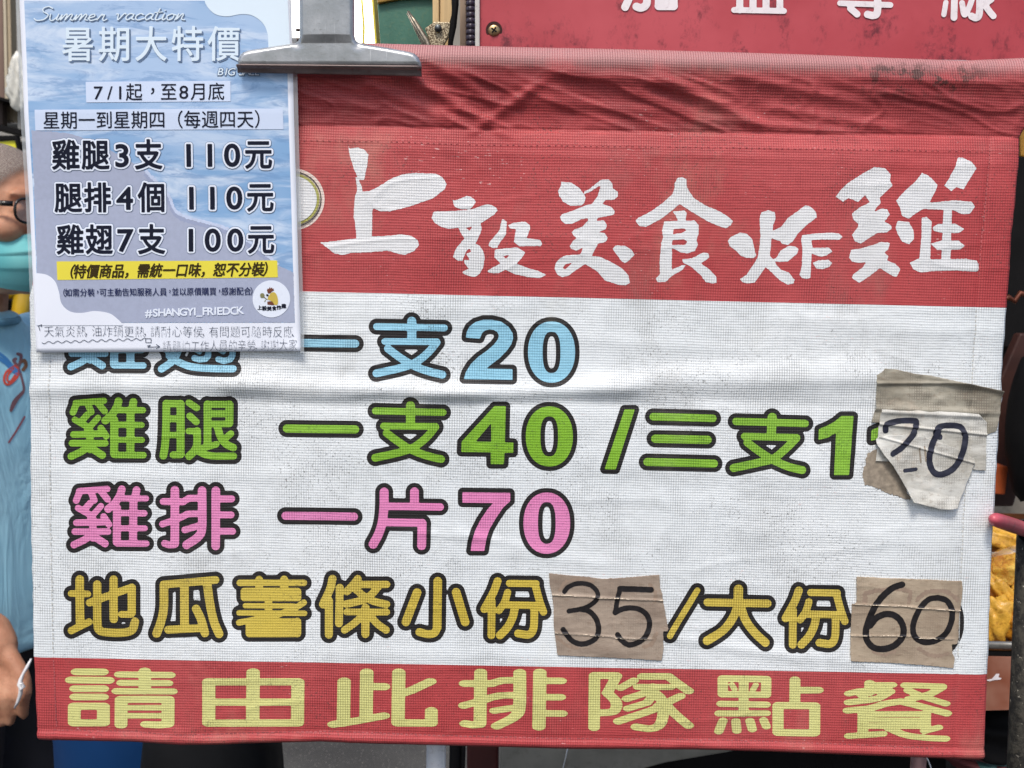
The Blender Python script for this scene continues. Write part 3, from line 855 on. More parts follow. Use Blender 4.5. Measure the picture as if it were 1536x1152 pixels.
m_title = M('ice_ink', S(218, 234, 246), 0.3, var=.01)
m_yel = M('yellow_print', S(234, 220, 70), 0.35, var=.02)
m_pen = M('pencil_grey', S(84, 90, 104), 0.6, var=.15, scale=400, spec=.1)
m_note = M('brown_black_ink', S(58, 46, 18), .5, var=.05, spec=.15)
m_brown_ink = M('brown_ink', S(112, 60, 42), .4, var=.05)
m_chick = M('mustard_ink', S(206, 182, 80), .4, var=.05)

poster = quad_grid('paper_poster', ((27, -50), (435, -54), (450.5, 527), (53.5, 529)), 60, 80, m_paper, None, on_poster)
tag(poster, 'blue seaside paper poster of summer sale prices clamped by the steel clip', 'poster')
so = poster.modifiers.new('thickness', 'SOLIDIFY'); so.thickness = 0.0003; so.offset = -1.0
quad_grid('photo_print', ((36.5, 1), (428, 1), (441.5, 484), (57, 484.5)), 60, 70, m_sea, poster, on_poster, .0001)

def pprint(name, glyphs, mat, off=0.0, cell=0.7, lift=.0005, parent=None, each=True):
    return print_on(name, glyphs, mat, parent or poster, off, cell, lift, each, on_poster)

sandp = [(48, 196), (110, 202), (170, 228), (219, 258), (250, 291), (262, 316), (281, 327), (312, 335), (345, 346), (380, 368), (416, 397), (439.4, 408), (441.3, 483.6), (57, 484)]
edge = sandp[:12]
pprint('shore_print', [G(0, 0, 1, '', [[tuple(q) for q in catmull(sandp[:12], 5)] + sandp[12:]], jag=1.5)], m_sand, cell=1.5, lift=.0002)
fo = pprint('shore_print', [G(0, 0, 1, '~2.2 ' + ' '.join('%g,%g' % (q[0], q[1] - 1) for q in edge[3:11]), jag=2.2)], m_foam, cell=.9, lift=.0003)
pprint('shore_print', [G(0, 0, 1, '~2.6 ' + ' '.join('%g,%g' % (q[0] - 2, q[1] + 4) for q in edge[3:11]), jag=2.2)], m_wet, cell=.9, lift=.00025)
z = 3.2
pprint('pale_wave_print', [G(0, 0, z, '', [[tuple(q) for q in catmull([(980, -30), (988, 20), (1030, 66), (1090, 79), (1160, 68), (1215, 76), (1262, 112), (1284, 160), (1288, 215), (1290, 290), (1305, 330), (1340, 344)], 6)] + [(1398, 344), (1380, -30)]])], m_blob, cell=1.2, lift=.00035)
pprint('pale_wave_print', [G(0, 260, z, '', [[tuple(q) for q in catmull([(172, 478), (225, 488), (262, 520), (280, 570), (292, 625), (330, 662), (385, 670), (450, 661), (520, 672), (560, 700), (584, 724)], 6)] + [(584, 730), (172, 730)]])], m_paper, cell=1.2, lift=.00035)

# emblem on the poster: plain white disc, small yellow bird shape, red comb, tiny lettering
lg = pprint('logo', [G(370, 410, 14.4, '', [sup(525, 552, 408, 402, 2)])], m_halo, cell=.9, lift=.00045)
tag(lg, 'round white chicken shop logo')
lk = dict(parent=lg, cell=.5, lift=.0007)
pprint('logo_mark', [G(370, 410, 14.4, '', [[tuple(q) for q in catmull([(440, 560), (480, 470), (540, 410), (610, 420), (655, 500), (670, 600), (660, 670), (600, 680), (520, 600), (440, 560)], 4)]])], m_chick, **lk)
pprint('logo_mark', [G(370, 410, 14.4, '', ['430,360 455,320 470,345 495,290 510,330 540,300 550,335 585,325 570,360 600,365 545,385 500,430 455,435 440,400', '435,610 555,600 590,690 440,675'])], m_brown_ink, **lk)
pprint('logo_mark', [G(370, 410, 14.4, '', [sup(330, 480, 48, 52, 2.4)]), G(370, 410, 14.4, '10 370,520 430,560; 9 400,580 380,610')], M('grey_olive_ink', S(140, 138, 96), .4), **lk)
pprint('logo_mark', [G(370, 410, 14.4, '22 435,470 445,475')], m_ink, parent=lg, cell=.5, lift=.0008)
tl = text_line('上毅美食炸雞', 385, 461.5, 429, 460, 7.2)
for g, dy in zip(tl, (0, 1.3, 2, 1.8, 1, -1)):
    g.po = [[(x, y + dy) for x, y in p] for p in g.po]
pprint('logo_lettering', tl, m_ink, off=.25, cell=.42, lift=.0007, parent=lg)

# printed lines
def rect(x0, y0, x1, y1, x2, y2, x3, y3): return G(0, 0, 1, '', [[(x0, y0), (x1, y1), (x2, y2), (x3, y3)]])
pprint('label_panel', [rect(129, 123, 346, 121.5, 346.5, 152.5, 130, 154)], m_label, cell=1, lift=.0004)
pprint('label_panel', [rect(53, 165, 424.5, 163, 425.5, 194, 54, 196)], m_label, cell=1, lift=.0004)
pprint('label_panel', [rect(84, 392, 415.5, 390.5, 416.5, 416, 85, 420)], m_yel, cell=1, lift=.0004)

def cursive(word, x0, x1, ybase, xh):
    """joined script letters in unit boxes"""
    A = {'S': '1.0,-1.9 .6,-2.2 .2,-1.9 .3,-1.4 .8,-.9 .6,-.2 0,0 -.3,-.3', 'u': '0,-1 .1,-.2 .4,0 .75,-.5 .85,-1 .8,-.2 1,-.05',
         'm': '0,0 .15,-.9 .15,-.1 .38,-.95 .5,-.85 .45,-.1 .7,-.95 .85,-.85 .8,-.2 1,-.05', 'e': '0,-.35 .6,-.65 .5,-1 .15,-.8 .1,-.3 .4,0 1,-.3',
         'r': '0,-.1 .3,-1 .35,-.85 .6,-.9 .55,-.3 .7,0 1,-.2', 'v': '0,-.9 .2,-.9 .35,0 .8,-1 1,-.9', 'a': '.8,-.85 .4,-1 .1,-.5 .3,0 .7,-.4 .82,-.9 .75,-.2 1,-.05',
         'c': '.8,-.8 .5,-1 .1,-.6 .2,-.1 .5,0 1,-.25', 't': '.4,-1.8 .25,-.3 .45,0 1,-.2', 'i': '.2,-.3 .4,-.95 .35,-.2 .6,0 1,-.2', 'o': '.5,-.95 .1,-.6 .3,0 .7,-.2 .75,-.8 .5,-.95 1,-.75', 'n': '0,0 .2,-.95 .15,-.1 .55,-.95 .7,-.8 .65,-.15 1,0'}
    W = {'S': 1.5, 'm': 1.9, 'i': .6, 't': .9}
    tot = sum(W.get(c, 1.25) for c in word)
    acc = 0; out = []
    for ch in word:
        w = W.get(ch, 1.25); u = (x1 - x0) / tot
        pts = [tuple(map(float, q.split(','))) for q in A[ch].split()]
        q = [(x0 + (acc + px * w) * u - .35 * py * xh, ybase + py * xh) for px, py in pts]
        out.append(G(0, 0, 1, '~.75 ' + ' '.join('%g,%g' % p for p in q)))
        if ch == 't': out.append(G(0, 0, 1, '.6 %g,%g %g,%g' % (x0 + acc * u + 2, ybase - 1.15 * xh, x0 + (acc + w) * u + 3, ybase - 1.25 * xh)))
        if ch == 'i': out.append(G(0, 0, 1, '.8 %g,%g %g,%g' % (x0 + (acc + .6) * u, ybase - 1.5 * xh, x0 + (acc + .6) * u + .4, ybase - 1.5 * xh)))
        acc += w
    return out
cv = cursive('Summer', 56, 160, 31, 9.5) + cursive('vacation', 172, 277, 30, 9.5)
pprint('title_lettering', [g.moved(1.1, 1.2) for g in cv], m_haze2, off=.35, cell=.55, lift=.0004)
pprint('title_lettering', cv, m_title, off=.15, cell=.5, lift=.0006)
tt = text_line('暑期大特價', 90, 66.5, 364, 66, 56, wide=.92)
pprint('title_lettering', [g.moved(2.0, 2.0) for g in tt], m_haze2, off=.6, cell=.7, lift=.0005)
pprint('title_lettering', tt, m_title, off=.55, cell=.6, lift=.0007)
bg_ = text_line('BIG SALE', 328, 107.5, 391, 107.5, 15.5, slant=.22, adv={' ': .5})
pprint('title_lettering', bg_, m_haze2, off=1.0, cell=.5, lift=.0005)
pprint('title_lettering', bg_, m_title, off=.1, cell=.45, lift=.0007)
thin = dict(cell=.5, lift=.0007)
pprint('date_lettering', text_line('7/1起，至8月底', 139, 139, 338, 137.5, 28, mid=True, adv={'7': .72, '/': .6, '1': .6, '8': .74, '，': 1.0}), m_ink, off=.12, **thin)
pprint('date_lettering', text_line('星期一到星期四（每週四天）', 65, 181, 408, 179, 28), m_ink, off=.12, **thin)
dg = {'1': .72, '0': .78, '3': .8, '4': .86, '7': .8, ' ': .5}
for txt, xa, xb, yc in (('雞腿3支 110元', 77, 410, 232), ('腿排4個 110元', 80, 412, 296), ('雞翅7支 100元', 83, 413, 359)):
    tl = text_line(txt, xa, yc + .6, xb, yc - .6, 47, adv=dg, wide=.96)
    pprint('price_lettering', tl, m_haze2, off=4.4, cell=.9, lift=.0004, each=False)
    pprint('price_lettering', tl, m_halo, off=3.7, cell=.8, lift=.0006, each=False)
    pprint('price_lettering', tl, m_ink, off=1.0, cell=.6, lift=.0008)
pprint('note_lettering', text_line('（特價商品，需統一口味，恕不分裝）', 94, 407.5, 412, 403.5, 22, slant=.2, adv={'（': .8, '）': .8, '，': .95}), m_note, off=.5, cell=.45, lift=.0007)
pprint('note_lettering', text_line('（如需分裝，可主動告知服務人員，並以原價購買，感謝配合）', 88, 439, 384, 436.5, 12.6, mid=True, adv={'（': .7, '）': .7, '，': .6}), m_navy, off=.1, cell=.4, lift=.0007)
pprint('hashtag_lettering', text_line('#SHANGYI_FRIEDCK', 216, 469, 364, 465, 16, jit=.12, adv={'I': .32, '_': .55, '#': .75, 'N': .74, 'G': .76, 'H': .7, 'D': .74, 'C': .7, 'A': .66}), m_halo, off=.45, cell=.5, lift=.0007)
random.seed(21)
hw = dict(adv={'，': .45, '。': .45, '、': .5, '『': .5}, jit=.16)
pprint('handwriting', text_line('天氣炎熱，油炸鍋更熱，請耐心等侯，有問題可隨時反應、', 64, 497, 448, 498, 18.5, **hw), m_pen, off=-.3, cell=.42, lift=.0004)
pprint('handwriting', text_line('請體恤工作人員的辛勞，謝謝大家。', 242, 520, 452, 517, 18.5, **hw), m_pen, off=-.3, cell=.42, lift=.0004)
wv = ' '.join('%g,%g' % (62 + k * 2.6, 514 - k * .09 + 1.6 * math.sin(k * 1.25)) for k in range(60))
pprint('handwriting', [G(0, 0, 1, '~.45 ' + wv), G(0, 0, 1, '.45 216,508 225,508 225,514 217,514 217,508; .45 219,519 224,518 220,521 238,520; .45 233,517 238,520 233,523; .5 56,489 62,487; .5 57,489 59,496; .5 62,487 61,490')], m_pen, cell=.4, lift=.0004)

# clear sleeve
t = NT('clear_plastic')
t.set(color=S(235, 240, 245), rough=.2, alpha=.025, spec=.25)
m_clear = t.m
t = NT('clear_plastic_edge'); t.set(color=S(214, 220, 224), rough=.2, alpha=.34, spec=.5)
quad_grid('clear_sleeve', ((21, -56), (27.2, -56), (53.7, 532), (48, 533)), 3, 60, t.m, poster, on_poster, -.0001)
quad_grid('clear_sleeve', ((434.8, -58), (442, -58), (456, 529), (450.3, 529)), 3, 60, t.m, poster, on_poster, -.0001)

# ================================================================== THE STEEL CLIP
t = NT('brushed_steel')
n1 = t.noise(34, 5, .65); n2 = t.noise(900, 2, .5, sxyz=(1, 1, .12)); n3 = t.noise(260, 4, .7, off=(3, 3, 1))
c = t.mix(t.ramp(n1, .3, .7), S(158, 161, 163), S(188, 190, 192))
c = t.mix(t.math('MULTIPLY', t.ramp(n3, .60, .70), .45), c, S(110, 106, 100))
t.set(color=c, metal=.75, rough=t.ramp(n1, .3, .7, .28, .44))
sc = t.math('MULTIPLY', t.ramp(t.noise(55, 2, .4, sxyz=(6, 1, .35), off=(2, 2, 2), dist=.4), .66, .69), t.ramp(n1, .4, .6))
c2 = t.mix(t.math('MULTIPLY', sc, .5), c, S(226, 228, 228))
t.l(c2, t.b.inputs['Base Color'])
t.bump(t.math('ADD', t.math('MULTIPLY', n2, .5), n3), .2, .0006)
m_steel = t.m
m_shade_steel = M('shade_toned_steel', S(112, 98, 96), .5, .45, var=.25, scale=120, dirt=S(92, 60, 52), dirtamt=.5, stretch=(.3, 1, 1))  # the lip's shade and red reflections are put into this colour

clip = empty('bulldog_clip', P(494, 98, -0.02))
tag(clip, 'large bare steel bulldog clip gripping the poster onto the banner top', 'clip')
ZC = 5.12
jaw = G(340, 0, ZC, '', ['75,490 78,450 92,420 118,395 160,380 300,358 470,332 520,322 546,305 556,270 558,-420 985,-420 980,270 986,300 1005,318 1060,334 1240,362 1400,392 1440,405 1470,430 1488,465 1494,500 1494,520 75,520'])
def clip_face(px, py, lift=0.0):
    p = unp(px, py, -0.0165)
    d = -jaw.sdf(px, py)                                  # px from the outline
    e = np.clip(1 - d / 7.0, 0, 1) ** 2 * 2.6             # rounded rim (mm)
    zx = (px - 340) * ZC; zy = py * ZC
    body = np.clip((zx - 530) / 60, 0, 1) * np.clip((1010 - zx) / 60, 0, 1) * np.clip((330 - zy) / 60, 0, 1)
    lean = np.clip((330 - zy) / 330.0, -.6, 3) * 3.5      # the plate leans out towards its top
    bulge = body * 2.2 * np.sin(np.clip((zx - 556) / 430, 0, 1) * math.pi) ** .6
    dent = 1.4 * np.exp(-((zx - 535) / 40.0) ** 2 - ((zy - 335) / 30.0) ** 2) + 1.4 * np.exp(-((zx - 1010) / 40.0) ** 2 - ((zy - 345) / 30.0) ** 2)
    lip = np.clip((zy - 470) / 50.0, 0, 1)
    p[..., 1] += (e - bulge - lean * .55 + dent * .6 + 1.2 * lip) * 0.001 - lift
    return p
v, f = shape([jaw], 0, .8)
a = np.array(v); pp = clip_face(a[:, 0], a[:, 1])
o = mesh('jaw_plate', pp - np.array(clip.location), f, m_steel, clip, True)
s_ = o.modifiers.new('thickness', 'SOLIDIFY'); s_.thickness = .0010; s_.offset = -1
# the rolled lower lip
lipb = bmesh.new()
ring = []
for k in range(41):
    u = k / 40
    x = 340 + (75 + 1419 * u) / ZC
    y0 = (496 + 12 * u) / ZC; y1 = (548 + 30 * u) / ZC
    col = []
    for w in range(9):
        q = w / 8
        p_ = P(x, y0 + (y1 - y0) * q, -0.0165)
        endc = max(0, abs(u - .5) * 2 - .97) / .03
        p_.y += (0.0005 + .0030 * q ** 1.3 - .0022 * math.exp(-((q - .12) / .14) ** 2) + .001 * endc - .0006 * math.exp(-((q - .93) / .08) ** 2))
        col.append(lipb.verts.new(p_))
    ring.append(col)
for k in range(40):
    for w in range(8):
        lipb.faces.new((ring[k][w], ring[k][w + 1], ring[k + 1][w + 1], ring[k + 1][w]))
o = bm_obj('jaw_lip', lipb, m_shade_steel, clip, True, clip.location)
o.location = (0, 0, 0)
s_ = o.modifiers.new('thickness', 'SOLIDIFY'); s_.thickness = .0009; s_.offset = 0
# the matching rear plate, the spring barrel and its pin
def rear(px, py, lift=0.0):
    p = unp(px, py, 0.018)
    p[..., 1] += np.clip((330 - py * ZC) / 330.0, -.6, 3) * .002
    return p
v, f = shape([jaw.moved(0, 0)], -1.5, 2.0)
a = np.array(v)
o = mesh('rear_plate', rear(a[:, 0], a[:, 1]) - np.array(clip.location), f, m_steel, clip, True)
s_ = o.modifiers.new('thickness', 'SOLIDIFY'); s_.thickness = .001
cA, cB = P(452, -30, 0.0), P(528, -29, 0.0)
bm = bmesh.new(); add_tube(bm, [cA, cB], .0085, 20)
o = bm_obj('spring_barrel', bm, m_steel, clip, True, clip.location); o.location = (0, 0, 0)
bm = bmesh.new(); add_tube(bm, [P(444, 45, 0.004), P(452, 45, 0.004)], .0012, 8); add_tube(bm, [P(437, 60, 0.004), P(452, 60, 0.004)], .0016, 8)
o = bm_obj('spring_end', bm, m_shade_steel, clip, True, clip.location); o.location = (0, 0, 0)

# ================================================================== PRICE PATCHES STUCK ON THE BANNER
def card_mat(name, base, lt, dk, grid=.22):
    t = NT(name)
    n = t.noise(40, 5, .65, sxyz=(.4, 1, 1)); n2 = t.noise(420, 3, .6, sxyz=(.5, 1, 1)); n3 = t.noise(22, 5, .7, off=(6, 2, 1), dist=.5)
    c = t.mix(t.ramp(n, .32, .68), dk, lt)
    c = t.mix(t.math('MULTIPLY', t.ramp(n2, .55, .72), .35), c, S(120, 98, 80))
    c = t.mix(t.math('MULTIPLY', t.ramp(n3, .56, .70), .35), c, S(196, 178, 158))
    s = t.sep()
    gx = t.math('POWER', t.math('MULTIPLY_ADD', t.math('SINE', t.math('MULTIPLY', s['X'], 2 * math.pi / .00185)), .5, .5), 2.2)
    gz = t.math('POWER', t.math('MULTIPLY_ADD', t.math('SINE', t.math('MULTIPLY', s['Z'], 2 * math.pi / .00205)), .5, .5), 2.2)
    gr = t.math('MULTIPLY', t.math('MAXIMUM', gx, gz), t.ramp(t.noise(32, 4, .7, off=(8, 3, 2)), .42, .62))
    c = t.mix(t.math('MULTIPLY', gr, grid), c, S(84, 76, 68))
    t.set(color=c, rough=.6, spec=.3)
    t.bump(t.math('ADD', t.math('MULTIPLY', n2, .4), t.noise(60, 3, .6, sxyz=(.15, 1, 1))), .5, .0016)
    return t.m
m_card = card_mat('kraft_card', None, S(172, 156, 140), S(143, 127, 113))
m_card2 = card_mat('kraft_card_light', None, S(182, 166, 144), S(154, 137, 118))
m_marker = M('black_marker', S(26, 22, 24), .45, var=.3, scale=300)
m_marker2 = M('blue_black_marker', S(36, 38, 54), .5, var=.3, scale=300)
m_tear = M('torn_edge', S(214, 198, 176), .8, var=.1)
m_emboss = M('showing_through', S(150, 130, 113), .75, var=.12, scale=300)

class Card:
    def __init__(self, name, lab, ox, oy, s, poly, mat, creases, digits, wdig, marker, rub=()):
        outl = G(ox, oy, s, '', [poly], jag=.9)
        def surf(px, py, lift=0.0):
            p = unp(px, py, 0.0)
            h = height(px, py) * .9 + 1.1
            for cx0, cy0, cx1, cy1, w, a in creases:
                h = h + ridge(px, py, ox + cx0 / s, oy + cy0 / s, ox + cx1 / s, oy + cy1 / s, w, a, 8)
            h = h + .5 * vnoise(px / 18, py / 15, 31)
            p[..., 1] -= h * .001 + lift
            return p
        v, f = shape([outl], 0, 1.1); a = np.array(v)
        o = mesh(name, surf(a[:, 0], a[:, 1]), f, mat, None, True)
        sm = o.modifiers.new('thickness', 'SOLIDIFY'); sm.thickness = .0009; sm.offset = -1
        tag(o, lab, 'price patch', 'handwritten price patches stuck on the banner')
        for r in rub:
            print_on('rubbed_mark', [G(ox, oy, s, r, jag=2.6)], m_emboss, o, 0, .8, .00008, surf=surf)
        print_on('handwritten_numeral', [G(ox, oy, s, d, wscale=wdig, jag=.5) for d in digits], marker, o, 0, .8, .0002, surf=surf)
        for cx0, cy0, cx1, cy1, w, a in creases:
            if a > 0:
                print_on('torn_ply', [G(ox, oy, s, '~2.6 ' + ' '.join('%g,%g' % (cx0 + (cx1 - cx0) * k / 9, cy0 + (cy1 - cy0) * k / 9 + random.uniform(-6, 6)) for k in range(10)), jag=.7)], m_tear, o, 0, .7, .00035, surf=surf)
random.seed(4)
Card('price_patch', 'torn brown cardboard patch with a handwritten 35', 800, 840, 6.777,
     '160,135 300,150 560,172 700,190 835,186 1060,168 1280,150 1290,290 1310,340 1320,430 1345,560 1372,700 1365,720 1318,722 1322,900 1305,1020 1000,1000 700,985 245,965 225,800 205,640 205,480 190,360 168,260',
     m_card, [(195, 352, 620, 372, 1.6, .9), (650, 380, 1310, 408, 1.6, 1.0), (215, 735, 800, 775, 1.4, .7), (830, 790, 1180, 798, 1.4, .7), (790, 200, 820, 800, 2, -.5)],
     ['~21 315,320 350,275 420,242 500,235 590,258 652,330 640,400 570,460 490,492 360,515', '~24 480,495 570,520 640,600 662,700 640,780 570,830 480,848 400,820 350,770 302,700', '26 1195,298 880,288', '~22 880,290 855,390 832,535', '~24 830,530 900,495 980,482 1070,495 1140,540 1178,620 1165,720 1100,810 980,858 900,815 855,755', '10 850,745 862,762'],
     1.12, m_marker, ['~16 270,300 330,220 480,190 600,210', '~18 1180,250 1240,330 1230,420', '~20 1250,740 1200,850 1120,880', '~14 240,780 330,860 440,890'])
Card('price_patch', 'crooked brown cardboard patch with a handwritten 60', 1260, 840, 6.777,
     '165,165 420,180 700,190 960,200 1235,215 1245,300 1225,460 1205,600 1205,780 1190,850 1130,860 1140,945 1160,990 1150,1095 850,1065 480,1040 105,1025 105,760 115,560 118,450 165,430',
     m_card2, [(125, 445, 720, 470, 1.5, .8), (740, 480, 1220, 512, 1.5, .9), (110, 765, 700, 770, 1.4, .7), (780, 790, 1130, 800, 1.3, .6)],
     ['~29 625,245 530,280 430,360 350,470 290,600 258,720 275,820 350,890 470,895 580,840 640,740 620,630 550,560 460,545 370,580 300,660', '~26 990,380 900,395 820,470 760,580 735,690 760,780 850,830 970,815 1070,740 1125,620 1130,500 1080,410 990,378'],
     1.12, m_marker, ['~22 250,420 270,330 480,300 690,310 700,430', '~22 780,400 860,330 980,310 1100,330 1190,400', '~20 800,900 900,960 1000,970 1090,950', '~16 330,930 450,960 560,920'])

# --- the peeling tape patch over the third price
m_tape = card_mat('old_tape', None, S(176, 171, 156), S(132, 125, 110), .6)
m_label2 = card_mat('old_label', None, S(216, 216, 210), S(178, 175, 165), .4)
m_glue = M('old_glue', S(150, 138, 122), .8, var=.25, scale=200)
Z6 = 4.609
def tp_surf(h0, amp, seed, extra=None):
    def surf(px, py, lift=0.0):
        p = unp(px, py, 0.0)
        h = height(px, py) * .8 + h0 + amp * vnoise(px / 16, py / 10, seed)
        if extra is not None: h = h + extra((px - 1280) * Z6, (py - 530) * Z6)
        p[..., 1] -= h * .001 + lift
        return p
    return surf
patch = empty('price_patch', P(1400, 660, -0.002))
tag(patch, 'peeling grey tape patch with a handwritten 20 beside the right edge of the banner', 'price patch', 'handwritten price patches stuck on the banner')
def under(o):
    o.parent = patch
    o.matrix_parent_inverse = Matrix.Translation(-Vector(patch.location))
    return o
def sheet(name, poly, mat, surf, jag=.5, cell=1.1, th=.0004, lab=None):
    v, f = shape([G(1280, 530, Z6, '', [poly] if isinstance(poly, str) else poly, jag=jag)], 0, cell); a = np.array(v)
    o = mesh(name, surf(a[:, 0], a[:, 1]), f, mat, None, True)
    s = o.modifiers.new('thickness', 'SOLIDIFY'); s.thickness = th; s.offset = -1
    if lab: tag(o, lab)
    return under(o)
sheet('glue_stain', '95,690 190,640 250,720 330,860 390,1005 385,1015 280,985 160,930 75,905 60,850', m_glue, tp_surf(.35, .1, 3), jag=3.0, th=.0001)
s1 = tp_surf(1.0, 1.2, 41, lambda x, y: 2.6 * np.exp(-((y - (100 + (x - 215) * .19)) / 26.0) ** 2) * np.clip((x - 380) / 300, 0, 1) + 1.4 * np.exp(-((y - 205) / 12.0) ** 2) + 1.4 * np.exp(-((y - 380 - (x - 190) * .04) / 22.0) ** 2))
sheet('grey_tape', '152,150 190,130 215,104 300,112 430,142 520,150 700,190 900,232 1038,262 1020,360 1008,440 1000,500 985,540 920,562 915,470 700,450 400,440 190,480 118,474 135,430 150,380 156,260', m_tape, s1)
s2 = tp_surf(1.7, .7, 43, lambda x, y: 1.3 * np.exp(-((y - 485 - (x - 170) * .1) / 9.0) ** 2) + 1.6 * np.exp(-((y - 400 - (x - 190) * .05) / 18.0) ** 2))
sheet('paper_label', '190,376 400,388 700,404 850,410 880,445 918,475 912,640 908,808 820,800 600,780 400,752 150,742 160,640 168,520 178,440', m_label2, s2)
s3 = tp_surf(3.0, .9, 45, lambda x, y: 5.0 * np.exp(-(((x - 145) * .86 - (y - 620) * .5) / 34.0) ** 2) * np.clip((y - 560) / 200, 0, 1) + 3.0 * np.clip((y - 960 - (x - 560) * .2) / 90, 0, 1) + 1.0 * np.exp(-((y - 650 - (x - 450) * .28) / 8.0) ** 2))
flap = sheet('peeling_flap', '145,590 170,575 245,562 360,560 470,575 560,600 700,655 820,722 832,738 800,830 760,930 735,985 700,1062 640,1072 580,1068 480,1042 385,1014 350,930 300,840 250,760 190,690 148,622', m_label2, s3, th=.0005, lab='lifted lower corner of the old label')
def nums(name, st, surf, mat):
    o = print_on(name, [G(1280, 530, Z6, q, jag=.5) for q in st], mat, None, 0, .8, .0002, surf=surf)
    return under(o)
nums('handwritten_numeral', ['~20 216,532 224,490 300,466 400,462 428,472 418,520', '~20 590,575 562,545 590,506 660,495 735,508 762,560'], s2, m_marker2)
nums('handwritten_numeral', ['~20 410,540 385,580 320,650 262,690', '~21 575,540 540,610 515,700 522,780 560,828 620,825 690,780 735,700 758,620 765,570', '13 345,806 420,796'], s3, m_marker2)
nums('pale_crease', ['5 445,650 455,750', '5 480,640 490,740'], s3, m_glue)
# ================================================================== GROUND AND WHAT STANDS BEHIND
t = NT('asphalt')
n1 = t.noise(3, 4); n2 = t.noise(110, 4, .7); n3 = t.noise(170, 2, .5, off=(4, 4, 4))
c = t.mix(t.ramp(n1, .3, .7), S(62, 62, 62), S(78, 78, 77))
c = t.mix(t.math('MULTIPLY', t.ramp(n2, .5, .7), .6), c, S(44, 44, 45))
c = t.mix(t.ramp(n3, .64, .70), c, S(150, 148, 142))
t.set(color=c, rough=.85, spec=.3)
t.bump(n2, .6, .004)
m_asphalt = t.m
g = mesh('ground', [(-90, -60, 0), (90, -60, 0), (90, 140, 0), (-90, 140, 0)], [(0, 1, 2, 3)], m_asphalt)
tag(g, kind='structure')

m_black = M('matt_black', S(17, 16, 17), .75, var=.3, scale=20, spec=.15)
m_white_metal = M('white_painted_tube', S(196, 200, 204), .35, .0, var=.06, scale=60, dirt=S(120, 112, 100), dirtamt=.4)
m_rose_metal = M('reddish_tube', S(150, 112, 110), .4, .3, var=.15, scale=60, dirt=S(88, 60, 54), dirtamt=.5)
m_trim = M('grey_white_trim', S(188, 184, 178), .5, var=.12, scale=60, dirt=S(90, 84, 78), dirtamt=.5)

# --- the stand that carries the banner
stand = empty('banner_stand', (P(654, 1130, .03).x, .03, 0))
tag(stand, 'thin tube stand carrying the menu banner from behind', 'stand')
def part(o, root):
    o.parent = root
    root_m = Matrix.Translation(Vector(root.location))
    o.matrix_parent_inverse = root_m.inverted()
    return o
A, B = P(380, 82, .012), P(1556, 106, .012)
part(tube_obj('crossbar', [A, B], .0065, m_white_metal), stand)
xl, xr = P(654, 1130, .03).x, P(1379, 1145, .03).x
part(tube_obj('leg', [(xl, .032, 0.02), (xl, .032, P(654, 100, .032).z)], .0082, m_white_metal), stand)
part(tube_obj('leg', [(xr, .032, 0.02), (xr, .032, P(1379, 100, .032).z)], .0062, m_rose_metal), stand)
for x in (xl, xr):
    part(tube_obj('foot', [(x, -.22, .02), (x, .30, .02)], .011, m_black), stand)

# --- red shop sign, upper right
t = NT('sign_vinyl')
n1 = t.noise(9, 4, .6); n2 = t.noise(34, 6, .75, off=(1, 3, 2), sxyz=(1, 1, .5)); n3 = t.noise(150, 5, .7, off=(4, 1, 0))
c = t.mix(t.ramp(n1, .3, .7), S(172, 60, 68), S(190, 78, 86))
c = t.mix(t.math('MULTIPLY', t.math('MULTIPLY', t.ramp(n2, .50, .68), t.ramp(n3, .40, .58)), .95), c, S(104, 34, 44))
t.set(color=c, rough=.42, spec=.4); t.bump(n1, .15, .002)
m_sign = t.m
YS = .062
sign = prism('shop_sign', [(718, -190), (1640, -190), (1640, 150), (718, 130)], YS, .012, m_sign, None, .001)
tag(sign, 'red stall sign with white characters cut off by the top of the frame', 'sign')
part(prism('edge_trim', [(711.5, -190), (719.5, -190), (719.5, 130), (713, 130)], YS - .004, .018, m_trim, None, .0008), sign)
def on_sign(px, py, lift=0.0):
    return unp(px, py, YS - .0004 - lift)
m_signwhite = M('sign_white', S(234, 226, 228), .45, var=.04, scale=80, dirt=S(170, 150, 150), dirtamt=.4)
Z = 5.12
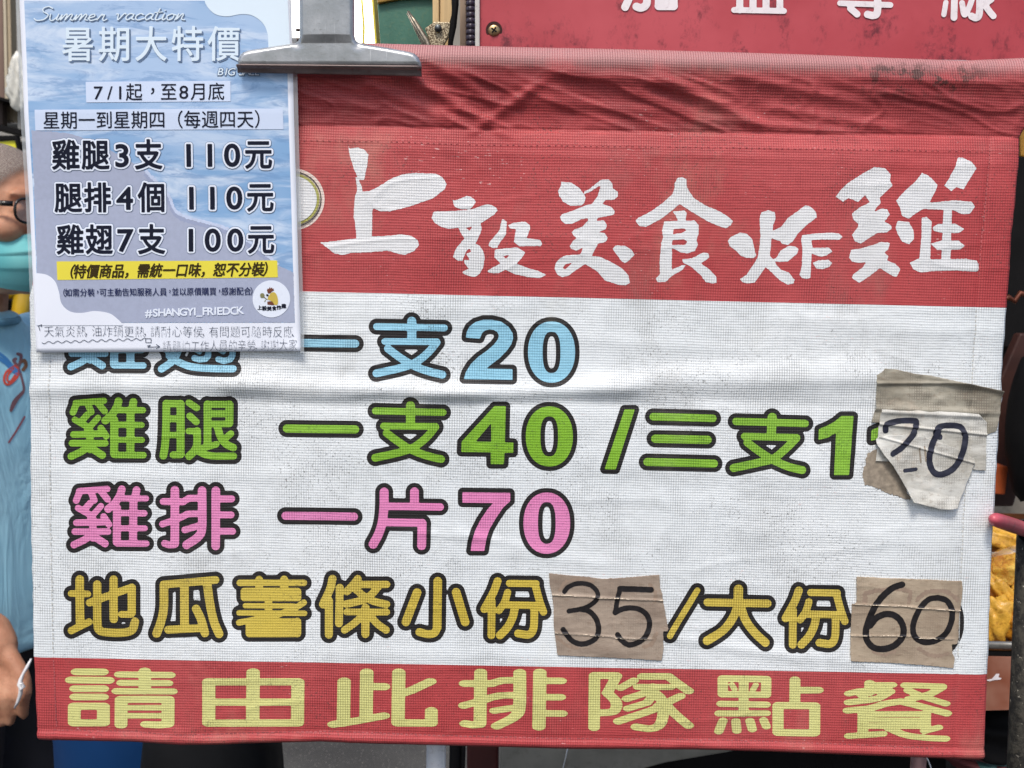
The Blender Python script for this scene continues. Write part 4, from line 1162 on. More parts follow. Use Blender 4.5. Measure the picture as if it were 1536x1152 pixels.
sg = [G(910, 0, Z, '''30 170,-10 142,54; ~30 310,-230 310,-10 300,40 262,60 228,50; 30 170,-230 170,-10; 30 110,-170 330,-170; 30 400,-190 400,46; 30 515,-190 515,46; 32 400,46 515,46; 30 400,-190 515,-190; 26 430,10 490,10;
22 978,76 1362,84; 27 1022,-60 1022,75; 27 1124,-60 1124,75; 27 1224,-60 1224,75; 26 1330,-60 1330,78; 26 1022,-60 1330,-60; 26 1020,-300 1020,-130; 26 1160,-300 1160,-130; 24 1020,-300 1160,-300; 24 1020,-215 1160,-215; 24 1020,-130 1160,-130; 26 1220,-300 1215,-130; 26 1330,-300 1330,-120; 24 1220,-300 1330,-300; 24 1220,-215 1330,-215'''),
      G(1220, 0, Z, '''22 205,24 592,38; ~28 492,-60 492,90 462,118 416,110; 26 285,64 336,108; 26 330,-60 580,-50; 24 230,-280 570,-280; 26 400,-330 400,-60; 26 270,-220 530,-220; 26 270,-220 270,-100; 26 530,-220 530,-100; 24 270,-160 530,-160; 24 270,-100 530,-100;
20 1018,18 1002,112; 26 1085,-60 1080,134; ~22 1142,22 1160,112 1195,60 1220,-10; ~27 1278,-60 1275,100 1250,136 1216,124; ~25 1305,10 1340,70 1382,122; 21 1370,-4 1315,36; ~24 1100,-330 1010,-230 1090,-170 1000,-60; 24 1000,-60 1130,-70; 26 1180,-270 1370,-270; 26 1180,-270 1180,-110; 26 1370,-270 1370,-110; 24 1180,-190 1370,-190; 24 1180,-110 1370,-110; 26 1280,-340 1280,-270''')]
o = print_on('sign_lettering', sg, m_signwhite, None, 0, 1.4, .0004, surf=on_sign)
part(o, sign)
for px_ in (1300, 1580):
    q = P(px_, -120, YS)
    part(box_obj('bracket', (q.x, YS + .42, q.z), (.03, .82, .03), m_trim), sign)
q0, q1 = P(420, 118, .2), P(722, 118, .2)
part(box_obj('ledge', ((q0.x + q1.x) / 2, .175, q0.z - .012), (q1.x - q0.x, .19, .012), m_black), sign)
# the screw
scr = empty('screw', P(741, 45, YS)); scr.parent = sign; scr.matrix_parent_inverse = Matrix.Identity(4)
m_brass = M('brass', S(176, 150, 110), .35, .9, var=.2, scale=400)
bpy.data.objects.remove(scr)
bm = bmesh.new()
bmesh.ops.create_uvsphere(bm, u_segments=24, v_segments=12, radius=.0052)
bmesh.ops.scale(bm, vec=(1, .45, 1), verts=bm.verts)
bmesh.ops.translate(bm, vec=P(741, 45, YS), verts=bm.verts)
sc_o = part(bm_obj('screw', bm, m_brass, None, True), sign)
bm = bmesh.new()
p = P(741, 45, YS - .0024)
add_box(bm, p, (.0052, .0006, .0012), Matrix.Rotation(.6, 3, 'Y')); add_box(bm, p + Vector((0, -.0002, 0)), (.0012, .0006, .0052), Matrix.Rotation(.6, 3, 'Y'))
o = bm_obj('screw_slot', bm, m_black); o.parent = sc_o; o.matrix_parent_inverse = sc_o.matrix_parent_inverse
bm = bmesh.new(); add_tube(bm, [P(741, 45, YS - .0008), P(741, 45, YS - .0002)], .0066, 24)
o = bm_obj('screw_washer', bm, M('dark_rust', S(70, 36, 30), .7)); o.parent = sc_o; o.matrix_parent_inverse = sc_o.matrix_parent_inverse

# --- things in the gap between clip and sign
t = NT('gap_glow')
t.set(color=S(250, 248, 236), rough=.4, emit=S(255, 252, 238), estr=2.2)
m_gap_glow = t.m
gap_panel = prism('gap_glow_panel', [(426, -90), (550, -90), (565.5, 112), (426, 112)], .20, .05, m_gap_glow, None, .002)  # glowing panel added to stand in for the blown-out bright background
tag(gap_panel, 'added glowing white panel with a thin yellow edge for the bright background behind the steel clip', 'glow panel')
m_yedge = M('yellow_edge', S(214, 196, 60), .5, var=.1)
part(prism('yellow_edge', [(550.6, -90), (553.5, -90), (569, 112), (566.1, 112)], .197, .055, m_yedge), gap_panel)
part(prism('yellow_edge', [(540.5, -10), (543, -10), (547, 40), (546, 70), (543.5, 70), (544, 40)], .196, .003, m_yedge), gap_panel)

t = NT('green_board')
n1 = t.noise(10, 5, .7, sxyz=(1, 1, .5)); n2 = t.noise(260, 3, .6)
c = t.mix(t.ramp(n1, .3, .7), S(34, 88, 72), S(66, 116, 98))
c = t.mix(t.math('MULTIPLY', t.ramp(n2, .5, .75), .4), c, S(96, 118, 84))
t.set(color=c, rough=.55); t.bump(n2, .25, .001)
gb = prism('green_board', [(566, 6), (600, -1), (652, -4), (652, 112), (574, 112)], .150, .02, t.m, None, .001)
tag(gb, 'scuffed dark green board between the clip and the red sign', 'board')
part(prism('top_batten', [(563, -70), (652, -70), (652, -5), (600, -2), (566, 4.5)], .145, .026, M('ochre_wood', S(150, 116, 44), .6, var=.2, scale=40, stretch=(.2, 1, 1)), None, .001), gb)

m_pine = M('pale_wood', S(214, 184, 134), .6, var=.12, scale=60, stretch=(3, 1, .12), bump=.1)
m_pine2 = M('weathered_wood', S(160, 138, 118), .7, var=.2, scale=60, stretch=(3, 1, .12), bump=.15)
for k, (x0, x1, mt, lab) in enumerate(((649, 658.5, m_pine, 'pale wooden slat nearest the green board'), (659.5, 678, m_pine, 'wide pale wooden slat behind the speckled pliers'), (690, 699, m_pine2, 'narrow weathered wooden slat beside the black ribbed hose'))):
    o = prism('wooden_slat', [(x0 - .3, -80), (x1 - .3, -80), (x1, 112), (x0, 112)], .118 + .004 * k, .012, mt, None, .001)
    tag(o, lab, 'slat', 'wooden slats in the gap beside the sign')
m_pliers = M('worn_chrome', S(150, 140, 124), .35, .8, var=.3, scale=300)
t = NT('speckled_plate')
n = t.noise(900, 2, .6)
t.set(color=t.mix(t.ramp(n, .47, .55), S(92, 76, 54), S(196, 182, 152)), rough=.5, metal=.3)
pl = empty('pliers', P(655, 60, .1))
tag(pl, 'old metal pliers with a speckled hinge and open jaws in front of the slats', 'pliers')
part(prism('hinge_plate', [(637, 42), (652, 32), (676, 33), (672, 56), (666, 66), (650, 112), (640, 112), (644, 62)], .098, .006, t.m, None, .0012), pl)
part(tube_obj('rivet', [P(657, 42, .0975), P(657, 42, .094)], .0030, M('rivet_grey', S(96, 102, 104), .4, .6)), pl)
part(tube_obj('jaw', [P(612, 17, .100), P(622, 32, .0985), P(640, 62, .097), P(656, 104, .096)], [.0009, .0017, .0026, .003], m_pliers, None, 8), pl)
part(tube_obj('jaw', [P(611, 20, .105), P(624, 44, .105), P(638, 72, .104), P(650, 106, .104)], [.0008, .0014, .0018, .002], m_pliers, None, 8), pl)
part(tube_obj('handle', [P(685, -60, .098), P(683.5, 6, .097), P(680, 40, .097), P(676, 62, .098), P(672, 112, .1)], [.0024, .0026, .0026, .0022, .002], m_black, None, 8), pl)
part(tube_obj('handle', [P(676, -60, .100), P(680, 20, .100), P(672, 48, .100)], .0011, m_black, None, 8), pl)
bm = bmesh.new()
for k in range(26):
    y = -110 + k * 8.6
    add_tube(bm, [P(706, y, .112), P(706, y + 2, .112), P(706, y + 6.2, .112), P(706, y + 8.6, .112)], [.0036, .0044, .0044, .0036], 12, True)
ho = bm_obj('ribbed_hose', bm, M('dark_plum_plastic', S(62, 56, 70), .3, var=.1), None, True)
tag(ho, 'black ribbed hose running up beside the white edge of the red sign', 'hose')

# --- left strip, far behind the person: slats, bag, shelf, yellow plate
YB = 1.5
for x0, x1, col, lab in ((-14, 4, (120, 96, 84), 'brown board at the far left edge behind the man'), (4, 9, (196, 184, 160), 'cream upright wooden post left of the grey pole'), (10.2, 15.5, (168, 152, 126), 'tan upright wooden post left of the grey pole')):
    o = prism('upright_post', [(x0 - 3, -160), (x1 - 3, -160), (x1 + 3.5, 182), (x0 + 3.5, 180)], YB, .03, M('post_%d' % col[0], S(*col), .7, var=.2, scale=14, stretch=(3, 1, .15)), None, .002)
    tag(o, lab, 'post', 'upright posts behind the man')
gp = prism('grey_pole', [(21, -160), (29, -160), (34, 196), (26, 194)], YB - .05, .04, M('grey_pole', S(146, 144, 138), .6, .2, var=.2, scale=20), None, .003)
tag(gp, 'grey metal pole with a plastic bag tied to it, left of the poster', 'pole')
bm = bmesh.new()
bmesh.ops.create_icosphere(bm, subdivisions=4, radius=1.0)
cb = P(27, 122, YB - .09)
for v in bm.verts:
    q = v.co
    n = 1 + .22 * math.sin(q.x * 9 + q.z * 5) * math.sin(q.y * 7 - q.z * 8) + .12 * math.sin(q.z * 17 + q.x * 13)
    v.co = Vector((q.x * .019 * n * (1.1 - .45 * q.z), q.y * .015 * n, q.z * .062)) + cb
bagl = bm_obj('plastic_bag', bm, M('milky_plastic', S(206, 204, 194), .25, var=.1, scale=60), None, True)
tag(bagl, 'crumpled milky plastic bag tied to the grey pole', 'plastic bag')
sh = prism('wire_shelf', [(-30, 138), (26, 152), (26, 156), (-30, 143)], YB - .08, .12, m_black)
tag(sh, 'thin black shelf ledge under the plastic bag at the left edge', 'shelf')
part(prism('shelf_rail', [(-150, 150), (34, 195), (34, 202), (-150, 158)], YB - .08, .12, m_black), sh)
part(prism('shelf_leg', [(-150, 120), (-138, 122), (-120, 2000), (-132, 2000)], YB - .06, .04, m_black), sh)
part(prism('shelf_back', [(-30, 143), (4, 150), (4, 188), (-30, 183)], YB - .03, .02, M('dark_brown', S(58, 42, 34), .7)), sh)
yp = prism('yellow_plate', [(-30, 214), (22, 211), (26, 229), (-30, 222)], YB - .12, .01, M('acid_yellow', S(222, 214, 40), .5, var=.05))
tag(yp, 'acid yellow plate with a black rim above the man\'s head', 'plate')
part(prism('black_rim', [(-32, 204), (25, 203), (32, 240), (27, 236), (23, 209), (-32, 211.5)], YB - .125, .015, m_black), yp)
# yellow frame behind his shoulder
yf = empty('scooter', (P(-60, 480, 1.7).x, 1.75, 0))
tag(yf, 'yellow scooter parked in the street behind the man and the poster', 'scooter')
m_scoot = M('yellow_paint', S(232, 186, 40), .3, var=.06, scale=20, coat=.4)
a1, a2, a3 = P(-6, 437, 1.7), P(30, 430, 1.7), P(24, 520, 1.7)
part(tube_obj('frame', [a1, P(20, 436, 1.7), P(33, 440, 1.7), P(30, 470, 1.7), a3, P(40, 620, 1.7), P(60, 700, 1.7), P(60, 760, 1.7)], .020, m_scoot), yf)
part(tube_obj('frame', [P(36, 486, 1.72), P(20, 500, 1.72), P(-60, 520, 1.72), P(-160, 560, 1.72)], .026, m_scoot), yf)
zb = a1.z
part(box_obj('seat', (P(-70, 500, 1.72).x, 1.74, zb - .06), (.3, .2, .09), m_black, None, .03), yf)
part(box_obj('body', (P(-60, 620, 1.72).x, 1.74, zb - .30), (.3, .24, .36), m_scoot, None, .06), yf)
for px in (-160, 40):
    c0 = P(px, 900, 1.74)
    bm = bmesh.new()
    pts = [(c0.x + .2 * math.cos(k * math.pi / 12), 1.74, .235 + .2 * math.sin(k * math.pi / 12)) for k in range(25)]
    add_tube(bm, pts, .034, 10, False)
    part(bm_obj('wheel', bm, m_black, None, True), yf)
part(box_obj('engine', (P(-60, 800, 1.74).x, 1.74, .27), (.3, .14, .16), m_black, None, .03), yf)
# facade closing the street
wl = empty('street_facade', (0, 5.2, 0))
tag(wl, 'grey shuttered shop front across the street, behind everything', 'building')
t = NT('shutter')
s = t.sep()
st = t.math('SINE', t.math('MULTIPLY', s['Z'], 62))
t.set(color=t.mix(t.ramp(t.noise(1.4, 4), .3, .7), S(112, 112, 110), S(142, 140, 136)), rough=.5, metal=.2)
t.bump(st, .8, .03)
part(box_obj('shutter', (0, 5.3, 1.3), (14, .2, 2.6), t.m), wl)
part(box_obj('wall', (0, 5.25, 4.1), (16, .4, 3.0), M('stained_render', S(150, 144, 134), .85, var=.15, scale=2, dirt=S(96, 90, 82))), wl)

# ================================================================== THE FOOD STALL AT THE RIGHT
YC = .30
ctr = P(1500, 968, YC)
zt = ctr.z
m_ss = M('stainless', S(150, 150, 146), .32, .75, var=.12, scale=30, dirt=S(110, 100, 88), dirtamt=.4)
m_ssd = M('dull_sheet_metal', S(128, 127, 120), .45, .35, var=.14, scale=24, dirt=S(90, 86, 78), dirtamt=.5)
m_dkred = M('dark_red_paint', S(74, 34, 34), .5, var=.2, scale=20)
m_shadow = M('dark_interior', S(40, 36, 34), .7, var=.3, scale=12)
cart = empty('food_stall', (P(1500, 1000, YC).x + .2, .6, 0))
tag(cart, 'metal street food stall with a worktop, shelves and dark board behind the banner', 'food stall')
xL, xR = P(1090, 1130, .42).x, P(1500, 968, YC).x + .75
part(box_obj('worktop', ((xL + xR) / 2, .62, zt - .035), (xR - xL, .62, .02), m_ss, None, .004), cart)
part(box_obj('shelf', ((xL + xR) / 2, .64, P(1490, 1098, .36).z), (xR - xL, .56, .012), m_ssd, None, .003), cart)
part(box_obj('base_board', ((xL + xR) / 2, .66, .30), (xR - xL, .5, .56), m_shadow), cart)
part(box_obj('back_panel', ((xL + xR) / 2, .945, zt + .02), (xR - xL, .02, 1.0), m_shadow), cart)
part(box_obj('splash_panel', ((xL + xR) / 2, .88, zt + .13), (xR - xL, .012, .28), M('grey_tan_panel', S(142, 134, 122), .4, .2, var=.2, scale=16, dirt=S(90, 78, 66))), cart)
part(box_obj('post', (xL - .02, .62, .75), (.05, .05, 1.5), m_dkred, None, .006), cart)
part(box_obj('post', (xR, .62, 1.1), (.05, .05, 2.2), m_dkred, None, .006), cart)
part(box_obj('canopy_board', ((xL + xR) / 2 + .2, .90, zt + .72), (xR - xL, .02, .84), m_black), cart)
# the things under the banner, left of the stall
dp = prism('dark_red_post', [(700, 1040), (748, 1042), (746, 1700), (700, 1700)], .50, .05, m_dkred, None, .004)
tag(dp, 'dark red square post under the lower edge of the banner', 'post')
pn = prism('metal_panel', [(750, 1050), (1130, 1060), (1128, 1120), (1090, 1129), (1000, 1144), (955, 1156), (940, 1400), (750, 1400)], .40, .02, m_ssd, None, .002)
tag(pn, 'scratched grey sheet metal panel with a slanting edge under the banner', 'panel')
part(tube_obj('bent_wire', [P(842, 1170, .39), P(845, 1150, .39), P(848, 1138, .388), P(852, 1120, .388)], .0007, m_white_metal, None, 6), pn)
for x, r, lab in ((676, .007, 'thin black upright rod beside the white stand leg'), (688, .003, 'thinnest black rod between stand leg and dark red post')):
    o = tube_obj('black_rod', [(P(x, 1130, .42).x, .42, 0.0), (P(x, 1130, .42).x + .006, .42, P(x, 1000, .42).z)], r, m_black)
    tag(o, lab, 'rod', 'black rods under the banner')
bc = prism('black_cabinet', [(960, 1080), (1420, 1090), (1420, 2000), (960, 2000)], .47, .06, m_black, None, .003)
tag(bc, 'matt black cabinet front below the banner, behind the grey panel', 'cabinet')
gl2 = tube_obj('thin_wire', [P(1383, 1128, .1), P(1392, 1140, .1), P(1398, 1156, .1), P(1400, 1250, .1)], .0007, m_white_metal, None, 6)
tag(gl2, 'thin pale wire hanging below the banner by the reddish stand leg', 'wire')

# tray of fried chicken
tray = empty('food_tray', P(1540, 970, YC))
tag(tray, 'steel tray full of golden fried chicken at the right of the banner', 'tray')
x0, x1 = P(1400, 968, YC).x, P(1400, 968, YC).x + .40
bm = bmesh.new(); add_tube(bm, [(x0, YC, zt), (x1, YC, zt), (x1, YC + .28, zt), (x0, YC + .28, zt), (x0, YC, zt)], .0045, 10)
part(bm_obj('rim', bm, m_ss, None, True), tray)
part(box_obj('tray_floor', ((x0 + x1) / 2, YC + .14, zt - .02), (.39, .27, .004), M('oily_brown', S(92, 52, 18), .3, var=.3)), tray)
part(box_obj('front_side', ((x0 + x1) / 2, YC + .001, zt - .012), (.39, .003, .012), m_black), tray)
t = NT('fried_crust')
n1 = t.noise(60, 5, .7); n2 = t.noise(260, 4, .65); n3 = t.noise(20, 3)
c = t.mix(t.ramp(n1, .32, .66), S(186, 116, 22), S(232, 184, 66))
c = t.mix(t.math('MULTIPLY', t.ramp(n3, .5, .7), .6), c, S(246, 214, 110))
c = t.mix(t.math('MULTIPLY', t.ramp(n2, .56, .70), .6), c, S(140, 72, 16))
t.set(color=c, rough=.38, spec=.5, sss=.08)
t.bump(t.math('ADD', n1, t.math('MULTIPLY', n2, .6)), .8, .006)
m_crust = t.m
m_crusts = [m_crust, M('amber_crust', S(196, 132, 34), .35, var=.3, scale=50, bump=.8, bscale=160, dirt=S(112, 58, 14), dirtamt=.8), M('pale_crust', S(228, 174, 66), .3, var=.25, scale=50, bump=.7, bscale=160, dirt=S(150, 80, 20), dirtamt=.85)]
def crust(seed, loc, s, rot):
    rr = random.Random(seed)
    bm = bmesh.new(); bmesh.ops.create_icosphere(bm, subdivisions=4, radius=1)
    ph = [rr.uniform(0, 6) for _ in range(6)]
    for v in bm.verts:
        q = v.co.copy()
        n = 1 + .16 * math.sin(4 * q.x + ph[0]) * math.sin(5 * q.y + ph[1]) + .09 * math.sin(9 * q.z + ph[2] + 6 * q.x) + .05 * math.sin(17 * q.x + ph[3]) * math.sin(15 * q.z + ph[4])
        sq = Vector((math.copysign(abs(q.x) ** .7, q.x), math.copysign(abs(q.y) ** .8, q.y), math.copysign(abs(q.z) ** .7, q.z)))
        v.co = Vector((sq.x * s[0], sq.y * s[1], sq.z * s[2])) * n
    me = bpy.data.meshes.new('fried_chicken'); bm.to_mesh(me); bm.free()
    o = link('fried_chicken', me, m_crust, None, True)
    o.location = loc; o.rotation_euler = rot
    return o
ch = [  # px, py, depth, half sizes, rotation, crust, label
    (1494, 930, YC + .05, (.016, .012, .026), (.1, .15, .1), 2, 'lowest pale golden fried chicken piece at the front rim of the tray'),
    (1530, 938, YC + .05, (.022, .012, .020), (.1, .75, .2), 1, 'amber fried chicken piece leaning right against the tray front'),
    (1512, 896, YC + .07, (.036, .009, .009), (.0, .75, .0), 2, 'narrow yellow fried chicken strip lying aslant across the tray middle'),
    (1538, 896, YC + .08, (.018, .012, .018), (.0, .6, .4), 0, 'rough-edged golden fried chicken piece at the frame edge'),
    (1502, 856, YC + .10, (.026, .016, .021), (.2, -.4, .1), 0, 'round golden fried chicken piece under the clear wrap'),
    (1541, 846, YC + .12, (.015, .014, .016), (.1, .4, .0), 1, 'dark amber fried chicken piece behind the wrap beside the iron pole'),
    (1506, 808, YC + .16, (.052, .02, .014), (.1, .12, .0), 2, 'topmost pale yellow fried chicken piece below the pink handle'),
    (1600, 900, YC + .10, (.044, .03, .04), (.3, .2, .5), 0, 'golden fried chicken piece at the far right of the tray'),
    (1440, 890, YC + .10, (.030, .03, .04), (.3, .8, .2), 1, 'amber fried chicken piece hidden mostly by the banner')]
for k, (px_, py_, Y_, s_, r_, m_, lab) in enumerate(ch):
    o = crust(k + 1, P(px_, py_, Y_), s_, r_)
    o.data.materials[0] = m_crusts[m_]
    tag(o, lab, 'fried chicken', 'fried chicken pieces in the tray')
pl_ = box_obj('tray_back', ((x0 + x1) / 2, YC + .27, zt + .03), (.39, .004, .12), M('oily_tray', S(84, 46, 18), .35, var=.3))
part(pl_, tray)
t = NT('thin_wrap'); t.set(color=S(240, 240, 236), rough=.12, alpha=.32, spec=.8)
w1 = [(1480, 832), (1497, 829), (1515, 824), (1536, 818), (1560, 816)]
vs, fs = [], []
for k, (x, y) in enumerate(w1):
    for q, dy in enumerate((-3, 0, 3, 6)):
        v = P(x, y + dy + 1.5 * math.sin(k * 2 + q), YC + .055 - .004 * math.sin(k + q * 1.3)); vs.append(v)
for k in range(len(w1) - 1):
    for q in range(3): fs.append((k * 4 + q, k * 4 + q + 1, k * 4 + q + 5, k * 4 + q + 4))
wr = mesh('plastic_wrap', vs, fs, t.m, None, True)
tag(wr, 'strip of clear plastic wrap lying over the upper fried chicken', 'plastic wrap')
# picture card under the tray rim
t = NT('orange_print')
n1 = t.noise(18, 3); s = t.sep()
t.set(color=t.mix(t.ramp(n1, .35, .65), S(132, 74, 52), S(158, 112, 94)), rough=.35)
fc = prism('picture_card', [(1380, 983), (1640, 988), (1640, 1062), (1380, 1068)], YC - .006, .002, t.m)
tag(fc, 'orange printed card hanging under the chicken tray rim', 'card')
def on_card(px, py, lift=0.0): return unp(px, py, YC - .0062 - lift)
o = print_on('printed_shape', [G(1446, 780, 3.1, '', ['100,745 130,738 150,715 165,715 160,732 176,735 170,742 140,745 118,750'])], m_signwhite, None, 0, .8, .0003, surf=on_card); part(o, fc)
# dark jumble on the lower shelf
m_misc = [M('teal_cloth', S(50, 84, 84), .7), M('maroon_cloth', S(96, 44, 48), .7), M('ochre_cloth', S(128, 98, 62), .7)]
for k, (x, y, mt, lab) in enumerate(((1496, 1086, m_black, 'black crumpled cloth lying on the stall shelf under the card'), (1508, 1128, m_misc[0], 'teal folded cloth on the lower stall shelf by the banner corner'), (1492, 1142, m_misc[1], 'maroon folded cloth lowest on the stall shelf'), (1530, 1120, m_misc[2], 'ochre folded cloth behind the dark pole'))):
    o = crust(40 + k, P(x, y, .40), (.06, .05, .014 if k else .03), (0, .2 * (k - 1), .3 * k))
    o.name = 'folded_cloth'; o.data.materials[0] = mt
    tag(o, lab, 'cloth', 'cloths on the stall shelf')
# dark shapes above the tray
bp_ = prism('brown_board', [(1560, 500), (1580, 560), (1520, 760), (1440, 760), (1470, 640), (1530, 500)], .74, .02, M('brown_board', S(58, 28, 20), .6, var=.2, scale=14, stretch=(.4, 1, 2)), None, .003)
tag(bp_, 'brown board leaning at a slant behind the right edge of the banner', 'board')
bm = bmesh.new(); bmesh.ops.create_icosphere(bm, subdivisions=3, radius=1)
for v in bm.verts:
    q = v.co; v.co = Vector((q.x * .05, q.y * .05, q.z * .12 * (1 + .1 * math.sin(q.x * 7)))) + P(1566, 640, .66)
hb = bm_obj('black_bag', bm, m_black, None, True)
tag(hb, 'black bag hanging in front of the brown board at the right', 'bag')
part(tube_obj('bag_strap', [P(1555, 560, .66), P(1566, 440, .68), P(1577, 560, .66)], .005, m_black), hb)
og = prism('orange_box', [(1470, 696), (1513, 700), (1508, 742), (1470, 740)], .70, .04, M('orange_card', S(170, 78, 34), .6, var=.15), None, .002)
tag(og, 'small orange box peeking out beside the banner above the worktop', 'box')
cbw = tube_obj('copper_cable', [P(1500, 452, .6), P(1513, 446, .6), P(1522, 452, .6), P(1530, 440, .6), P(1550, 446, .6)], .004, M('copper', S(96, 50, 32), .4, .5))
tag(cbw, 'copper coloured cable hanging in the dark beside the banner', 'cable')

yt = prism('yellow_tie', [(1529, 192), (1545, 190), (1545, 236), (1531, 234)], .03, .004, M('amber_tape', S(178, 130, 40), .4, var=.2), None, .001)
tag(yt, 'amber tape tag at the banner sleeve corner on the right', 'tape')
# dark pole with the pink lever
t = NT('pitted_iron')
n1 = t.noise(120, 5, .7); n2 = t.noise(60, 3)
c = t.mix(t.ramp(n1, .4, .6), S(38, 36, 33), S(72, 69, 61))
c = t.mix(t.ramp(t.noise(300, 2), .66, .72), c, S(170, 164, 150))
t.set(color=c, rough=.65, metal=.2); t.bump(n1, .6, .003)
xb, xtop = P(1537, 1150, .10), P(1552, 800, .10)
pole = tube_obj('iron_pole', [(xb.x, .10, 0), (xb.x, .10, xb.z), (xtop.x, .10, xtop.z + .01)], .0145, t.m, None, 20)
tag(pole, 'pitted dark iron pole with a pink plastic lever, at the right frame edge', 'pole')
m_pinkh = M('worn_pink_plastic', S(190, 84, 98), .35, var=.14, scale=40, dirt=S(110, 50, 54), dirtamt=.5)
h0, h1 = P(1489, 778, -.016), P(1546, 797, .085)
bm = bmesh.new()
pts = [h0 + (h1 - h0) * k for k in (0, .03, .08, .2, .5, .8, 1.0)]
add_tube(bm, pts, [.0020, .0042, .0054, .0058, .0062, .0062, .0062], 16)
part(bm_obj('lever_handle', bm, m_pinkh, None, True), pole)
part(tube_obj('lever_bracket', [h1, (xtop.x, .10, xtop.z + .004)], .011, m_black), pole)

# blue barrel and black bag, lower left
YT = .36
m_bluep = M('blue_plastic', S(10, 54, 102), .5, var=.08, scale=10, bump=.1, spec=.3)
cx = P(224, 1130, .51).x
zb_ = P(165, 1088, YT).z
prof = [(.0, .0), (.085, .0), (.092, .02), (.100, zb_ * .5), (.114, zb_ * .93), (.124, zb_ - .022), (.124, zb_), (.118, zb_ + .002), (.112, zb_ - .03), (.0, zb_ - .035)]
bm = bmesh.new()
rings = []
for r, z_ in prof:
    rings.append([bm.verts.new((cx + max(r, .0005) * math.cos(k * math.pi / 24), YT + .15 + max(r, .0005) * math.sin(k * math.pi / 24), z_)) for k in range(48)])
for i in range(len(rings) - 1):
    for k in range(48): bm.faces.new((rings[i][k], rings[i][(k + 1) % 48], rings[i + 1][(k + 1) % 48], rings[i + 1][k]))
br = bm_obj('blue_barrel', bm, m_bluep, None, True)
tag(br, 'tall blue plastic barrel standing on the asphalt below the banner', 'barrel')
bm = bmesh.new(); bmesh.ops.create_icosphere(bm, subdivisions=4, radius=1)
bx = P(318, 1130, .36)
for v in bm.verts:
    q = v.co.copy()
    sq = Vector((math.copysign(abs(q.x) ** .6, q.x), math.copysign(abs(q.y) ** .6, q.y), math.copysign(abs(q.z) ** .6, q.z)))
    n = 1 + .03 * math.sin(6 * q.x + 5 * q.z)
    v.co = Vector((sq.x * .080 * n, sq.y * .09, sq.z * .53)) + Vector((bx.x, .36, .53))
bb = bm_obj('black_bin', bm, M('black_plastic', S(13, 14, 17), .6, var=.2, spec=.2), None, True)
tag(bb, 'black rounded bin standing beside the blue barrel', 'bin')

# ================================================================== THE MAN IN THE MASK
YP = .84
eye = P(-8, 318, YP)
PHI = R(68)
fw = Vector((math.sin(PHI), -math.cos(PHI), 0)); lt = Vector((math.cos(PHI), math.sin(PHI), 0))
base = Vector((eye.x, eye.y, 0))
ez = eye.z
def L(l, f, z): return base + lt * l + fw * f + Vector((0, 0, z))
RB = Matrix((lt, fw, Vector((0, 0, 1)))).transposed()
def ell(bm, c, r, sub=3):
    rr = bmesh.ops.create_icosphere(bm, subdivisions=sub, radius=1)
    bmesh.ops.transform(bm, matrix=Matrix.Translation(c) @ RB.to_4x4() @ Matrix.Diagonal((r[0], r[1], r[2], 1)), verts=rr['verts'])
def cap(bm, pts, rads, n=6):
    """tapered round chain, overlapping balls bridged by tubes"""
    for i in range(len(pts)):
        rr = bmesh.ops.create_icosphere(bm, subdivisions=2, radius=rads[i])
        bmesh.ops.translate(bm, verts=rr['verts'], vec=pts[i])
    for i in range(len(pts) - 1):
        add_tube(bm, [pts[i], pts[i + 1]], [rads[i], rads[i + 1]], 14)
def fuse(name, bm, vox, mat, parent=None, smooth_it=6):
    me = bpy.data.meshes.new('tmp'); bm.to_mesh(me); bm.free()
    o = bpy.data.objects.new('tmp', me); COL.objects.link(o)
    md = o.modifiers.new('r', 'REMESH'); md.mode = 'VOXEL'; md.voxel_size = vox
    sm = o.modifiers.new('s', 'SMOOTH'); sm.iterations = smooth_it; sm.factor = .5
    dg = bpy.context.evaluated_depsgraph_get(); dg.update()
    m2 = bpy.data.meshes.new_from_object(o.evaluated_get(dg), depsgraph=dg)
    m2.name = name
    bpy.data.objects.remove(o); bpy.data.meshes.remove(me)
    m2.materials.clear()
    return link(name, m2, mat, parent, True)

t = NT('skin')
n1 = t.noise(30, 4); n2 = t.noise(420, 3, .6)
c = t.mix(t.ramp(n1, .3, .7), S(164, 114, 88), S(192, 142, 114))
c = t.mix(t.math('MULTIPLY', t.ramp(t.noise(150, 5, .7), .55, .7), .35), c, S(130, 78, 58))
t.set(color=c, rough=.55, sss=.08, spec=.3); t.bump(t.math('ADD', n2, t.noise(60, 4, .7)), .35, .0018)
m_skin = t.m
bm = bmesh.new()
ell(bm, L(0, 0, ez + .002), (.077, .096, .098), 4)
ell(bm, L(0, .030, ez - .062), (.062, .068, .066))
ell(bm, L(0, .062, ez - .105), (.030, .026, .022))
ell(bm, L(0, .088, ez + .022), (.052, .018, .012))              # brow
cap(bm, [L(0, .094, ez + .005), L(0, .112, ez - .036)], [.009, .014])
for s in (-1, 1):
    ell(bm, L(s * .046, .076, ez - .030), (.026, .024, .022))      # cheek
    ell(bm, L(s * .033, .084, ez), (.016, .012, .010))             # eyelid
    ell(bm, L(s * .080, -.006, ez - .018), (.008, .020, .033))     # ear
    ell(bm, L(s * .084, -.014, ez - .010), (.006, .016, .022))
cap(bm, [L(0, -.02, ez - .05), L(0, -.05, ez - .11), L(0, -.07, ez - .18)], [.058, .054, .062])
sh_z = ez - .205
ell(bm, L(0, -.075, sh_z - .26), (.15, .095, .26))
ell(bm, L(0, -.09, sh_z - .56), (.12, .06, .11))
hand = P(20, 1000, .70)
